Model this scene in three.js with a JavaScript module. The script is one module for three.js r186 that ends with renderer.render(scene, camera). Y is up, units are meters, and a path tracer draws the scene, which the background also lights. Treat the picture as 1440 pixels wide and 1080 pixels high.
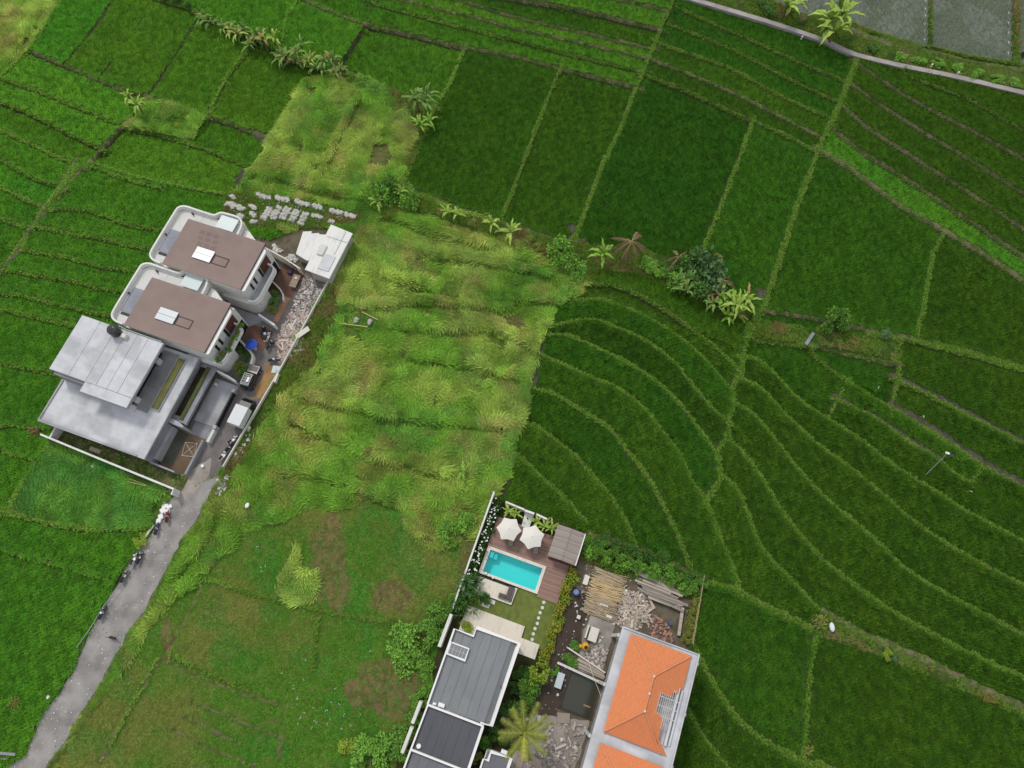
import * as THREE from 'three';
import { mergeGeometries } from 'three/addons/utils/BufferGeometryUtils.js';
import { RoundedBoxGeometry } from 'three/addons/geometries/RoundedBoxGeometry.js';
import { MarchingCubes } from 'three/addons/objects/MarchingCubes.js';

// ---------------------------------------------------------------- camera, sky, sun, exposure
// World: x and z run along the walls of the houses, y is up, metres. The drone hangs 100 m over (0, 0, 0).
const YAW = THREE.MathUtils.degToRad(19.5), TILT = THREE.MathUtils.degToRad(20), HGT = 100, FPX = 1000;
const CY = Math.cos(YAW), SY = Math.sin(YAW), CT = Math.cos(TILT), ST = Math.sin(TILT);
const scene = new THREE.Scene();
const camera = new THREE.PerspectiveCamera(2 * Math.atan(540 / FPX) * 180 / Math.PI, 4 / 3, 0.5, 4000);
camera.position.set(0, HGT, 0);
camera.lookAt(-ST * SY, HGT - CT, -ST * CY);
scene.add(camera);
const renderer = new THREE.WebGLRenderer({ antialias: true });
renderer.toneMapping = THREE.LinearToneMapping;
renderer.toneMappingExposure = 1.12;
renderer.shadowMap.enabled = true;
{ // overcast sky: bright grey, a little brighter overhead
  const w = 64, h = 32, d = new Float32Array(w * h * 4);
  for (let j = 0; j < h; j++) for (let i = 0; i < w; i++) {
    const el = ((j + 0.5) / h - 0.5) * Math.PI, s = Math.max(0, Math.sin(el));
    const L = 0.40 * (1 + 0.75 * s), k = (j * w + i) * 4;
    d[k] = L * 0.97; d[k + 1] = L * 1.0; d[k + 2] = L * 1.06; d[k + 3] = 1;
  }
  const t = new THREE.DataTexture(d, w, h, THREE.RGBAFormat, THREE.FloatType);
  t.mapping = THREE.EquirectangularReflectionMapping; t.magFilter = THREE.LinearFilter; t.needsUpdate = true;
  scene.background = t; scene.environment = t;
}
const sun = new THREE.DirectionalLight(new THREE.Color(1, 0.95, 0.86), 1.5);
sun.position.set(-70, 125, -62); sun.target.position.set(0, 0, 0);
sun.castShadow = true; sun.shadow.radius = 20;
Object.assign(sun.shadow.camera, { left: -150, right: 150, top: 150, bottom: -150, near: 1, far: 500 });
sun.shadow.mapSize.set(4096, 4096);
scene.add(sun, sun.target);

// ---------------------------------------------------------------- helpers
function W(px, py, h = 0) { // pixel of the photograph -> point [x, z] at height h
  const a = (px - 720) / FPX, b = (py - 540) / FPX;
  const dy = -CT - b * ST, dz = -ST + b * CT, t = (HGT - h) / -dy, x = a * t, z = dz * t;
  return [x * CY + z * SY, -x * SY + z * CY];
}
function toPx(u, v, h = 0) {
  const x = u * CY - v * SY, z = u * SY + v * CY, y = h - HGT, k = -y * CT - z * ST;
  return [720 + FPX * x / k, 540 - FPX * (y * ST - z * CT) / k];
}
function RNG(seed) { let a = seed >>> 0; return () => { a = (a + 0x6D2B79F5) | 0; let t = Math.imul(a ^ (a >>> 15), 1 | a); t = (t + Math.imul(t ^ (t >>> 7), 61 | t)) ^ t; return ((t ^ (t >>> 14)) >>> 0) / 4294967296; }; }
const R = RNG(7);
const rr = (a, b, r = R) => a + (b - a) * r();
function hash(i, j, s) { let n = Math.imul(i, 374761393) + Math.imul(j, 668265263) + Math.imul(s, 974634777); n = Math.imul(n ^ (n >>> 13), 1274126177); return ((n ^ (n >>> 16)) >>> 0) / 4294967296; }
function vn(x, y, s = 0, per = 0) {
  let i = Math.floor(x), j = Math.floor(y), f = x - i, g = y - j; f = f * f * (3 - 2 * f); g = g * g * (3 - 2 * g);
  const m = per ? (k) => ((k % per) + per) % per : (k) => k, i1 = m(i + 1), j1 = m(j + 1); i = m(i); j = m(j);
  const a = hash(i, j, s), b = hash(i1, j, s), c = hash(i, j1, s), d = hash(i1, j1, s);
  return a + (b - a) * f + (c - a) * g + (a - b - c + d) * f * g;
}
function fbm(x, y, s = 0, o = 4, per = 0) { let v = 0, a = 0.5, n = 0; for (let k = 0; k < o; k++) { v += a * vn(x, y, s + k * 17, per); n += a; a *= 0.5; x *= 2; y *= 2; per *= 2; } return v / n; }
const sm = (a, b, x) => { x = Math.min(1, Math.max(0, (x - a) / (b - a))); return x * x * (3 - 2 * x); };

// textures: fn(i, j, x, y) with x, y in 0..1 gives linear rgb multipliers
function tex(size, metres, fn) {
  const d = new Uint8Array(size * size * 4);
  for (let j = 0; j < size; j++) for (let i = 0; i < size; i++) {
    const c = fn(i, j, i / size, j / size), k = (j * size + i) * 4;
    for (let q = 0; q < 3; q++) { const l = Math.min(1, Math.max(0, c[q])); d[k + q] = 255 * (l < 0.0031308 ? 12.92 * l : 1.055 * Math.pow(l, 1 / 2.4) - 0.055); }
    d[k + 3] = 255;
  }
  const t = new THREE.DataTexture(d, size, size); t.colorSpace = THREE.SRGBColorSpace; t.wrapS = t.wrapT = THREE.RepeatWrapping;
  t.magFilter = THREE.LinearFilter; t.minFilter = THREE.LinearMipmapLinearFilter; t.generateMipmaps = true; t.repeat.set(1 / metres, 1 / metres); t.needsUpdate = true; return t;
}
const g3 = (v) => [v, v, v];
const tGround = tex(512, 6, (i, j, x, y) => { const n = fbm(x * 12, y * 12, 3, 5, 12), f = hash(i, j, 5); return [(0.45 + 0.55 * n) * (0.75 + 0.3 * f), (0.5 + 0.5 * n) * (0.8 + 0.25 * f), (0.45 + 0.5 * n) * (0.75 + 0.3 * f)]; });
const tConcrete = tex(512, 11, (i, j, x, y) => { const a = fbm(x * 4, y * 4, 21, 5, 4), b = fbm(x * 16, y * 16, 27, 3, 16), s = sm(0.36, 0.62, a); const st = fbm(x * 3, y * 22, 23, 3, 0), v = 0.7 + 0.18 * s + 0.16 * (b - 0.5) + 0.14 * (st - 0.5) + 0.05 * (hash(i, j, 8) - 0.5); return [v, v, v * 1.01]; });
const tPlaster = tex(256, 6, (i, j, x, y) => { const a = fbm(x * 5, y * 5, 31, 4, 5), st = fbm(x * 30, y * 3, 37, 3, 30); const v = 0.86 + 0.14 * a - 0.16 * sm(0.6, 0.8, st); return [v, v * 0.995, v * 0.97]; });
const tRoad = tex(512, 7, (i, j, x, y) => { const a = fbm(x * 6, y * 6, 41, 4, 6), f = hash(i >> 1, j >> 1, 9), q = hash(i, j, 10); const pt = fbm(x * 2, y * 2, 47, 3, 2); let v = 0.6 + 0.42 * (a - 0.25) + 0.16 * (f - 0.5) + 0.12 * (q - 0.5) + 0.34 * (pt - 0.5); if (f > 0.98) v += 0.28; if (f < 0.012) v -= 0.2; return [v, v * 0.985, v * 0.98]; });
const tSoil = tex(512, 7, (i, j, x, y) => { const a = fbm(x * 7, y * 7, 51, 5, 7), f = hash(i >> 1, j >> 1, 13); const v = 0.45 + 0.5 * a + 0.2 * (f - 0.5); return [v, v * 0.97, v * 0.93]; });
const tWood = tex(256, 2.4, (i, j, x, y) => { const p = Math.floor(y * 16), e = (y * 16) % 1, g = fbm(x * 3, y * 90, 61, 3, 0); const v = (0.68 + 0.3 * hash(p, 3, 4)) * (0.82 + 0.3 * g) * (e < 0.1 ? 0.45 : 1); return [v, v * 0.97, v * 0.94]; });
const tRoof = tex(256, 8, (i, j, x, y) => { const a = fbm(x * 8, y * 2, 71, 4, 8), b = fbm(x * 30, y * 4, 75, 2, 30); const c = fbm(x * 3, y * 3, 77, 4, 3), v = 0.72 + 0.22 * a + 0.1 * (b - 0.5) + 0.16 * (c - 0.5); return [v, v, v]; });
const tBrown = tex(512, 9, (i, j, x, y) => { const a = fbm(x * 5, y * 5, 81, 5, 5), f = hash(i >> 1, j >> 1, 17); const v = 0.76 + 0.26 * a + 0.06 * (f - 0.5); return [v, v * (0.97 + 0.05 * fbm(x * 3, y * 3, 85, 2, 3)), v * 0.98]; });
const tTile = tex(256, 2.4, (i, j, x, y) => { const r = (y * 8) % 1, c = (x * 10) % 1, n = hash(Math.floor(x * 10), Math.floor(y * 8), 91); const v = (0.9 + 0.1 * n) * (r < 0.12 ? 0.82 : 1) * (c < 0.12 ? 0.9 : 1); return [v, v * 0.98, v * 0.96]; });
const tRipple = tex(256, 3.5, (i, j, x, y) => g3(fbm(x * 6, y * 6, 101, 3, 6))); tRipple.colorSpace = THREE.NoColorSpace;

const mat = (r, g, b, o = {}) => new THREE.MeshStandardMaterial({ color: new THREE.Color().setRGB(r, g, b), roughness: 0.85, metalness: 0, side: THREE.DoubleSide, ...o });
const M = {
  white: mat(0.78, 0.78, 0.77, { map: tPlaster }), cream: mat(0.72, 0.69, 0.63, { map: tPlaster }), pale: mat(0.66, 0.66, 0.66, { map: tPlaster }),
  trim: mat(0.8, 0.8, 0.8, { roughness: 0.6 }), concrete: mat(0.66, 0.67, 0.70, { map: tConcrete, roughness: 0.9 }), grey: mat(0.30, 0.31, 0.33, { map: tConcrete }), midgrey: mat(0.45, 0.46, 0.48, { map: tConcrete }),
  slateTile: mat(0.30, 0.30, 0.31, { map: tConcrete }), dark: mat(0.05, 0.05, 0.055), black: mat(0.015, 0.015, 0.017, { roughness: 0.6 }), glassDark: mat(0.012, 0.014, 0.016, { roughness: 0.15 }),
  brownRoof: mat(0.30, 0.222, 0.205, { map: tBrown, roughness: 0.95 }), roofPatch: mat(0.245, 0.175, 0.16, { map: tBrown }), brownDark: mat(0.09, 0.055, 0.05),
  skylight: mat(0.62, 0.66, 0.68, { roughness: 0.25 }), teal: mat(0.50, 0.60, 0.60, { roughness: 0.4 }), slate: mat(0.33, 0.34, 0.40, { map: tConcrete }),
  wood: mat(0.16, 0.055, 0.035, { map: tWood }), plank: mat(0.42, 0.34, 0.26, { map: tWood }), deck: mat(0.38, 0.245, 0.205, { map: tWood }), greyWood: mat(0.36, 0.33, 0.30, { map: tWood }),
  bamboo: mat(0.56, 0.43, 0.24), oldBamboo: mat(0.42, 0.34, 0.24), paleWood: mat(0.58, 0.51, 0.43, { map: tWood }),
  soil: mat(0.20, 0.135, 0.085, { map: tSoil }), darkSoil: mat(0.07, 0.048, 0.036, { map: tSoil }), terracotta: mat(0.46, 0.25, 0.14, { map: tSoil }), redFloor: mat(0.20, 0.105, 0.075, { map: tSoil }), dustGrey: mat(0.42, 0.385, 0.36, { map: tSoil }), sand: mat(0.42, 0.25, 0.11, { map: tSoil }),
  road: mat(0.40, 0.385, 0.37, { map: tRoad, roughness: 0.95 }), yardPave: mat(0.235, 0.215, 0.21, { map: tRoad, roughness: 0.9 }), canal: mat(0.42, 0.38, 0.37, { map: tConcrete }),
  roofLight: mat(0.235, 0.25, 0.265, { map: tRoof, roughness: 0.6 }), roofMid: mat(0.17, 0.175, 0.195, { map: tRoof, roughness: 0.6 }), roofDark: mat(0.095, 0.098, 0.115, { map: tRoof, roughness: 0.6 }),
  orange: mat(0.74, 0.25, 0.10, { map: tTile, roughness: 0.8 }), orangeRidge: mat(0.74, 0.32, 0.16, { map: tTile }), 
  poolTile: mat(0.05, 0.52, 0.56, { roughness: 0.5 }), coping: mat(0.74, 0.70, 0.64, { map: tPlaster }), shingle: mat(0.40, 0.36, 0.33, { map: tWood }),
  canvas: mat(0.74, 0.71, 0.66, { roughness: 0.95 }), terrace: mat(0.74, 0.68, 0.60, { map: tPlaster }), sofa: mat(0.10, 0.085, 0.08),
  rubber: mat(0.02, 0.02, 0.02, { roughness: 0.9 }), chrome: mat(0.5, 0.5, 0.52, { roughness: 0.3, metalness: 0.8 }), blue: mat(0.015, 0.07, 0.42, { roughness: 0.6 }), yellow: mat(0.75, 0.40, 0.03, { roughness: 0.5 }), red: mat(0.38, 0.03, 0.03, { roughness: 0.4 }),
  scooterBlack: mat(0.02, 0.02, 0.024, { roughness: 0.3 }), scooterWhite: mat(0.7, 0.7, 0.7, { roughness: 0.3 }), scooterBlue: mat(0.05, 0.065, 0.10, { roughness: 0.3 }), carDark: mat(0.035, 0.037, 0.04, { roughness: 0.3 }), truckBox: mat(0.62, 0.65, 0.66, { roughness: 0.5 }),
  trunk: mat(0.16, 0.12, 0.08), stem: mat(0.14, 0.13, 0.05), metal: mat(0.45, 0.47, 0.5, { roughness: 0.5, metalness: 0.3 }), sheet: mat(0.50, 0.57, 0.62, { roughness: 0.45 }),
  rubbleM: mat(1, 1, 1), stone: mat(0.54, 0.52, 0.49, { map: tConcrete }), brick: mat(0.36, 0.15, 0.09),
};
// uv in metres by the dominant direction of each face
function worldUV(g) {
  if (g.index) g = g.toNonIndexed();
  const p = g.attributes.position, uv = new Float32Array(p.count * 2), a = new THREE.Vector3(), b = new THREE.Vector3(), c = new THREE.Vector3();
  for (let i = 0; i < p.count; i += 3) {
    a.fromBufferAttribute(p, i); b.fromBufferAttribute(p, i + 1); c.fromBufferAttribute(p, i + 2);
    const n = b.clone().sub(a).cross(c.clone().sub(a)), X = Math.abs(n.x), Y = Math.abs(n.y), Z = Math.abs(n.z);
    for (let k = 0; k < 3; k++) { const q = i + k, x = p.getX(q), y = p.getY(q), z = p.getZ(q); uv[q * 2] = Y >= X && Y >= Z ? x : X >= Z ? z : x; uv[q * 2 + 1] = Y >= X && Y >= Z ? z : y; }
  }
  g.setAttribute('uv', new THREE.BufferAttribute(uv, 2)); return g;
}
const box = (x0, x1, y0, y1, z0, z1) => new THREE.BoxGeometry(x1 - x0, y1 - y0, z1 - z0).translate((x0 + x1) / 2, (y0 + y1) / 2, (z0 + z1) / 2);
const rbox = (x0, x1, y0, y1, z0, z1, r = 0.05) => new RoundedBoxGeometry(x1 - x0, y1 - y0, z1 - z0, 2, r).translate((x0 + x1) / 2, (y0 + y1) / 2, (z0 + z1) / 2);
const cyl = (r0, r1, h, n = 12) => new THREE.CylinderGeometry(r1, r0, h, n).translate(0, h / 2, 0);
function rod(a, b, r0, r1 = r0, n = 6) {
  const A = new THREE.Vector3(...a), B = new THREE.Vector3(...b), d = B.clone().sub(A), g = new THREE.CylinderGeometry(r1, r0, d.length(), n).translate(0, d.length() / 2, 0);
  g.applyQuaternion(new THREE.Quaternion().setFromUnitVectors(new THREE.Vector3(0, 1, 0), d.normalize())); return g.translate(A.x, A.y, A.z);
}
// plan outline [[x, z], ...] raised from y0 to y1
function prism(pts, y0, y1, holes = [], bevel = 0) {
  const S = (q) => q.map(([x, z]) => new THREE.Vector2(x, -z)), s = new THREE.Shape(S(pts));
  for (const h of holes) s.holes.push(new THREE.Path(S(h)));
  return new THREE.ExtrudeGeometry(s, { depth: y1 - y0 - 2 * bevel, bevelEnabled: bevel > 0, bevelSize: bevel, bevelThickness: bevel, bevelOffset: -bevel, bevelSegments: 2 }).rotateX(-Math.PI / 2).translate(0, y0 + bevel, 0);
}
function rrect(x0, x1, z0, z1, r = 0.5, n = 5) { // r: one radius or [x0z0, x1z0, x1z1, x0z1]
  const q = Array.isArray(r) ? r : [r, r, r, r], out = [], C = [[x0 + q[0], z0 + q[0], Math.PI, q[0]], [x1 - q[1], z0 + q[1], 1.5 * Math.PI, q[1]], [x1 - q[2], z1 - q[2], 0, q[2]], [x0 + q[3], z1 - q[3], Math.PI / 2, q[3]]];
  for (const [cx, cz, a0, rad] of C) { if (rad < 1e-3) { out.push([cx, cz]); continue; } for (let k = 0; k <= n; k++) { const a = a0 + k / n * Math.PI / 2; out.push([cx + rad * Math.cos(a), cz + rad * Math.sin(a)]); } }
  return out;
}
const taken = {};
function numbered(n) { const k = taken[n] = (taken[n] ?? -1) + 1; return k ? `${n}_${String(k).padStart(3, '0')}` : n; }
function finish(o) { o.traverse((m) => { if (m.isMesh) { m.castShadow = m.receiveShadow = true; } }); return o; }
function tag(o, label, category, group, kind) { o.userData.label = label; if (category) o.userData.category = category; if (group) o.userData.group = group; if (kind) o.userData.kind = kind; return o; }
function thing(name, label, category, pos = [0, 0, 0], turn = 0, group, kind) {
  const o = new THREE.Group(); o.name = numbered(name); o.position.set(...pos); o.rotation.y = turn; scene.add(o); return tag(o, label, category, group, kind);
}
// a part; geometry in the thing's own axes
function part(t, name, g, m, label) { const o = new THREE.Mesh(worldUV(g), m); o.name = name; o.castShadow = o.receiveShadow = true; if (label) o.userData.label = label; t.add(o); return o; }
// a part; geometry given in world axes, for things that are not turned
function wpart(t, name, g, m, label) { let r = t; while (r.parent && r.parent !== scene) r = r.parent; return part(t, name, worldUV(g).translate(-r.position.x, -r.position.y, -r.position.z), m, label); }
function single(name, label, category, g, m, group, pos, kind) { const o = new THREE.Mesh(worldUV(g), m); o.name = numbered(name); o.castShadow = o.receiveShadow = true; if (pos) o.position.set(...pos); scene.add(o); return tag(o, label, category, group, kind); }
function dup(o, pos, turn, label, group) { const c = o.clone(); c.name = numbered(o.name.replace(/_\d{3}$/, '')); c.userData = { ...o.userData }; c.position.set(...pos); if (turn !== undefined) c.rotation.set(0, turn, 0); if (label) c.userData.label = label; if (group) c.userData.group = group; scene.add(c); return c; }

// ---------------------------------------------------------------- the land: a raster of what covers each quarter metre
const C = 0.25, U0 = -152, V0 = -164, NU = 968, NV = 880;
const [RICE, BUND, DIRT, WILD, LAWN, YARD, ROAD, FLOOD, BANK, BARE, MUD, GARDEN, GAP, HOLE] = [0, 1, 2, 3, 4, 5, 6, 7, 8, 9, 10, 11, 12, 13];
const typ = new Uint8Array(NU * NV), rid = new Float32Array(NU * NV);
const cell = (u, v) => { const i = Math.floor((u - U0) / C), j = Math.floor((v - V0) / C); return i < 0 || j < 0 || i >= NU || j >= NV ? -1 : j * NU + i; };
function fillWorld(type, pts, only) {
  let a = Infinity, b = -Infinity; for (const p of pts) { a = Math.min(a, p[1]); b = Math.max(b, p[1]); }
  for (let j = Math.max(0, Math.floor((a - V0) / C)); j <= Math.min(NV - 1, Math.floor((b - V0) / C)); j++) {
    const v = V0 + (j + 0.5) * C, xs = [];
    for (let k = 0; k < pts.length; k++) { const p = pts[k], q = pts[(k + 1) % pts.length]; if ((p[1] <= v) !== (q[1] <= v)) xs.push(p[0] + (v - p[1]) / (q[1] - p[1]) * (q[0] - p[0])); }
    xs.sort((x, y) => x - y);
    for (let k = 0; k + 1 < xs.length; k += 2) for (let i = Math.max(0, Math.ceil((xs[k] - U0) / C - 0.5)); i <= Math.min(NU - 1, Math.floor((xs[k + 1] - U0) / C - 0.5)); i++) { const c = j * NU + i; if (only === undefined || typ[c] === only) typ[c] = type; }
  }
}
const fill = (type, px, only) => fillWorld(type, px.map(([x, y]) => W(x, y)), only);
// Catmull-Rom through pixels of the photograph, run on past the frame where a line leaves it
function trace(px, reach = 0.01, past = true) {
  let q = px.map((p) => [...p]);
  const ext = (p, o) => { if (past && (p[0] < 8 || p[1] < 8 || p[0] > 1432 || p[1] > 1072)) { const dx = p[0] - o[0], dy = p[1] - o[1], l = Math.hypot(dx, dy) || 1; return [p[0] + dx / l * 190, p[1] + dy / l * 190]; } return [p[0] + (p[0] - o[0]) / (Math.hypot(p[0] - o[0], p[1] - o[1]) || 1) * reach, p[1] + (p[1] - o[1]) / (Math.hypot(p[0] - o[0], p[1] - o[1]) || 1) * reach]; };
  const e0 = ext(q[0], q[1]), e1 = ext(q[q.length - 1], q[q.length - 2]);
  if (e0) q.unshift(e0); if (e1) q.push(e1);
  const w = q.map(([x, y]) => W(x, y)), out = [];
  for (let k = 0; k + 1 < w.length; k++) {
    const a = w[Math.max(0, k - 1)], b = w[k], c = w[k + 1], d = w[Math.min(w.length - 1, k + 2)], n = Math.max(2, Math.ceil(Math.hypot(c[0] - b[0], c[1] - b[1]) / 0.2));
    for (let i = 0; i < n; i++) { const t = i / n, f = (m) => 0.5 * (2 * b[m] + (c[m] - a[m]) * t + (2 * a[m] - 5 * b[m] + 4 * c[m] - d[m]) * t * t + (3 * b[m] - a[m] - 3 * c[m] + d[m]) * t * t * t); out.push([f(0), f(1)]); }
  }
  out.push(w[w.length - 1]); return out;
}
function line(type, width, px, only, past = true) {
  for (const [u, v] of trace(px, past ? 9 : 0.01, past)) {
    const r = width * 0.5 * (0.8 + 0.45 * vn(u * 0.6, v * 0.6, 77)), n = Math.ceil(r / C), ci = (u - U0) / C, cj = (v - V0) / C;
    for (let j = Math.floor(cj) - n; j <= cj + n; j++) for (let i = Math.floor(ci) - n; i <= ci + n; i++) {
      if (i < 0 || j < 0 || i >= NU || j >= NV) continue;
      if (Math.hypot(i + 0.5 - ci, j + 0.5 - cj) * C <= r) { const c = j * NU + i; if (only === undefined || typ[c] === only) typ[c] = type; }
    }
  }
}
function ridge(height, width, px) { // adds relief along a line
  const n = Math.ceil(width * 2 / C); for (const [u, v] of trace(px)) { const ci = Math.floor((u - U0) / C), cj = Math.floor((v - V0) / C);
    for (let j = cj - n; j <= cj + n; j++) for (let i = ci - n; i <= ci + n; i++) { if (i < 0 || j < 0 || i >= NU || j >= NV) continue; const d = Math.hypot(i - ci, j - cj) * C / width, h = height * Math.exp(-d * d * 2), c = j * NU + i; if (Math.abs(h) > Math.abs(rid[c])) rid[c] = h; } }
}
// banks between the paddies, west half
const L = (t, w, ...p) => line(t, w * (t === BUND ? (p.every((q) => q[0] < 500) ? 0.72 : 0.7) : 0.62), p, RICE);
L(DIRT, 0.9, [4, 380], [12, 371], [35, 346], [43, 325], [68, 297], [95, 267], [115, 240], [143, 210], [170, 180], [192, 163], [205, 142]);
L(DIRT, 0.7, [4, 380], [0, 386]);
L(DIRT, 0.7, [45, 75], [92, 95], [140, 115], [187, 133], [210, 137], [250, 150], [297, 165]);
L(BUND, 0.8, [0, 113], [20, 93], [43, 72], [60, 50], [90, 0]);
L(GAP, 0.6, [92, 95], [130, 47], [163, 0]); L(GAP, 0.6, [140, 115], [177, 63], [218, 7], [222, 0]); L(GAP, 0.6, [210, 137], [257, 63], [277, 30]);
L(BUND, 1.2, [222, 0], [262, 12], [285, 25], [330, 42], [380, 67], [420, 87], [460, 102], [500, 112]);
L(BUND, 0.8, [293, 162], [313, 120], [330, 95], [353, 68]);
L(BUND, 0.8, [8, 113], [67, 135], [117, 155], [168, 177]); L(BUND, 0.8, [0, 143], [47, 163], [100, 190], [142, 210]); L(BUND, 0.8, [0, 183], [57, 210], [117, 237]);
L(BUND, 0.8, [0, 225], [47, 250], [93, 267]); L(BUND, 0.8, [0, 263], [33, 280], [68, 295]); L(BUND, 0.8, [0, 308], [40, 322]); L(BUND, 0.6, [0, 345], [28, 353]);
L(BUND, 0.8, [180, 180], [220, 187], [267, 200], [347, 232]); L(BUND, 0.7, [133, 230], [183, 247], [253, 263], [320, 275]); L(BUND, 0.6, [130, 236], [180, 254], [220, 265]);
L(BUND, 0.8, [77, 295], [133, 300], [180, 317], [228, 326]); L(BUND, 0.9, [53, 320], [100, 330], [142, 336], [175, 345], [215, 352]);
L(BUND, 0.9, [33, 351], [54, 356], [84, 361], [124, 371], [148, 378], [200, 382]); L(BUND, 0.9, [6, 381], [39, 386], [78, 392], [109, 398], [136, 405], [175, 412]);
L(BUND, 0.9, [0, 415], [27, 416], [66, 425], [101, 434], [136, 442], [165, 446]); L(BUND, 0.9, [0, 435], [41, 445], [78, 453], [118, 462]); L(BUND, 0.8, [0, 510], [31, 518], [85, 528]);
L(BUND, 0.7, [0, 597], [44, 602], [60, 604]); L(BUND, 0.7, [0, 634], [33, 643], [53, 649]); L(BUND, 0.8, [74, 620], [56, 649], [42, 671], [24, 696], [9, 718], [0, 730]);
L(BUND, 1.4, [0, 720], [29, 724], [67, 733], [111, 742], [155, 744], [200, 743]); L(BUND, 0.5, [0, 772], [42, 786], [83, 796], [150, 816]);
L(DIRT, 0.7, [293, 163], [333, 177], [380, 193]); L(BUND, 0.6, [293, 163], [277, 177], [267, 195]);
L(DIRT, 1.2, [433, 110], [407, 150], [377, 200], [353, 233], [322, 277]);
// north
L(DIRT, 0.9, [423, 0], [480, 25], [510, 35], [580, 50], [650, 67], [713, 78], [787, 97], [893, 123]); L(BUND, 0.7, [400, 52], [403, 30], [420, 5]);
L(BUND, 0.7, [516, 0], [530, 7], [613, 30], [713, 55], [780, 73], [905, 102]); L(DIRT, 0.7, [563, 0], [640, 18], [733, 42], [830, 63], [910, 82]);
L(DIRT, 0.8, [647, 0], [733, 25], [813, 43], [915, 68]); L(DIRT, 0.8, [727, 0], [813, 15], [927, 42]); L(DIRT, 0.7, [870, 0], [937, 15]);
L(BUND, 1.1, [947, 0], [933, 30], [917, 70], [903, 107], [893, 127], [873, 180], [847, 233], [827, 287], [808, 335]);
L(BUND, 0.9, [787, 100], [770, 140], [747, 200], [727, 253], [705, 308]); L(BUND, 1.0, [652, 72], [630, 123], [613, 150], [590, 203], [568, 255]); L(GAP, 0.7, [527, 0], [513, 37], [490, 75], [478, 95]);
L(DIRT, 1.0, [480, 95], [530, 117], [577, 137], [610, 150]); L(DIRT, 0.9, [568, 262], [613, 281], [680, 305], [740, 322], [780, 335], [815, 338]);
// north east
L(BUND, 0.8, [960, 13], [1060, 57], [1127, 87], [1187, 113]); L(BUND, 0.8, [940, 33], [1027, 67], [1110, 110], [1180, 143]); L(BUND, 0.8, [925, 60], [950, 70], [1027, 97], [1093, 133], [1167, 167]);
L(DIRT, 0.8, [915, 85], [960, 102], [1027, 130], [1087, 160], [1150, 192]); L(BUND, 0.9, [905, 107], [960, 128], [1003, 147], [1057, 173], [1103, 193], [1147, 217]);
L(BUND, 1.3, [1205, 85], [1180, 147], [1167, 177], [1150, 210], [1142, 233], [1120, 290], [1097, 360], [1077, 420], [1062, 455]); L(BUND, 1.0, [1057, 175], [1040, 220], [1020, 273], [993, 340], [985, 365]);
L(BUND, 0.6, [1270, 100], [1290, 113], [1360, 140], [1440, 185]); L(DIRT, 0.7, [1203, 87], [1260, 127], [1313, 157], [1377, 190], [1440, 225]); L(DIRT, 0.7, [1197, 118], [1237, 147], [1293, 183], [1360, 223], [1440, 273]);
L(DIRT, 0.8, [1183, 147], [1220, 180], [1277, 217], [1360, 270], [1440, 323]); L(DIRT, 0.9, [1170, 180], [1210, 213], [1260, 243], [1327, 287], [1437, 360]); L(DIRT, 1.5, [1153, 213], [1193, 237], [1260, 287], [1323, 323], [1387, 360], [1440, 395]);
L(BUND, 1.0, [1327, 328], [1310, 360], [1300, 417], [1287, 475]);
L(DIRT, 1.0, [1083, 440], [1147, 450], [1193, 460], [1287, 477]); L(BUND, 1.9, [1230, 470], [1287, 480], [1360, 497], [1440, 520]);
// the path between the terraces and the terraces east of it
L(BUND, 1.1, [1062, 445], [1050, 463], [1047, 493], [1040, 523], [1030, 547], [1032, 567], [1023, 593], [1023, 613], [1008, 637], [1013, 670], [995, 703]);
L(BUND, 0.8, [1055, 477], [1103, 483], [1137, 488]); L(BUND, 0.9, [1137, 488], [1150, 503], [1180, 527], [1213, 550], [1257, 577], [1310, 610], [1377, 653], [1440, 687]); L(MUD, 1.5, [1262, 572], [1315, 603], [1380, 646], [1440, 680]);
L(DIRT, 0.8, [1142, 484], [1193, 497], [1237, 507], [1262, 513]); L(BUND, 0.8, [1265, 490], [1262, 533], [1254, 575]); L(BUND, 0.8, [1262, 537], [1310, 559], [1377, 595], [1440, 626]); L(MUD, 1.0, [1262, 530], [1312, 553], [1380, 589], [1440, 619]);
L(BUND, 1.0, [1042, 503], [1063, 505], [1090, 527], [1120, 560], [1160, 587], [1207, 617], [1260, 657], [1313, 690], [1360, 720], [1440, 763]);
L(BUND, 0.9, [1176, 563], [1227, 587], [1277, 623], [1313, 643], [1360, 677], [1380, 657]); L(BUND, 0.6, [1190, 540], [1167, 582]); L(MUD, 1.6, [1181, 560], [1194, 568]); L(MUD, 0.9, [1230, 583], [1280, 617], [1318, 640]);
L(BUND, 1.0, [1043, 533], [1073, 550], [1103, 583], [1147, 623], [1193, 657], [1243, 697], [1270, 722], [1327, 763], [1393, 800], [1440, 825]);
L(BUND, 1.0, [1035, 567], [1063, 587], [1093, 623], [1127, 667], [1160, 700], [1183, 720], [1227, 757], [1277, 803], [1343, 843], [1440, 893]);
L(BUND, 1.1, [1025, 617], [1053, 647], [1077, 683], [1100, 720], [1140, 770], [1193, 817], [1260, 863], [1327, 900], [1393, 933], [1440, 953]);
L(BUND, 1.0, [1013, 665], [1035, 687], [1050, 720], [1070, 770], [1110, 813], [1147, 853], [1167, 867]);
L(BUND, 1.4, [987, 818], [1027, 827], [1077, 853], [1147, 887]); L(BUND, 0.9, [1147, 890], [1137, 960], [1133, 1020], [1127, 1073]);
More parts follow.
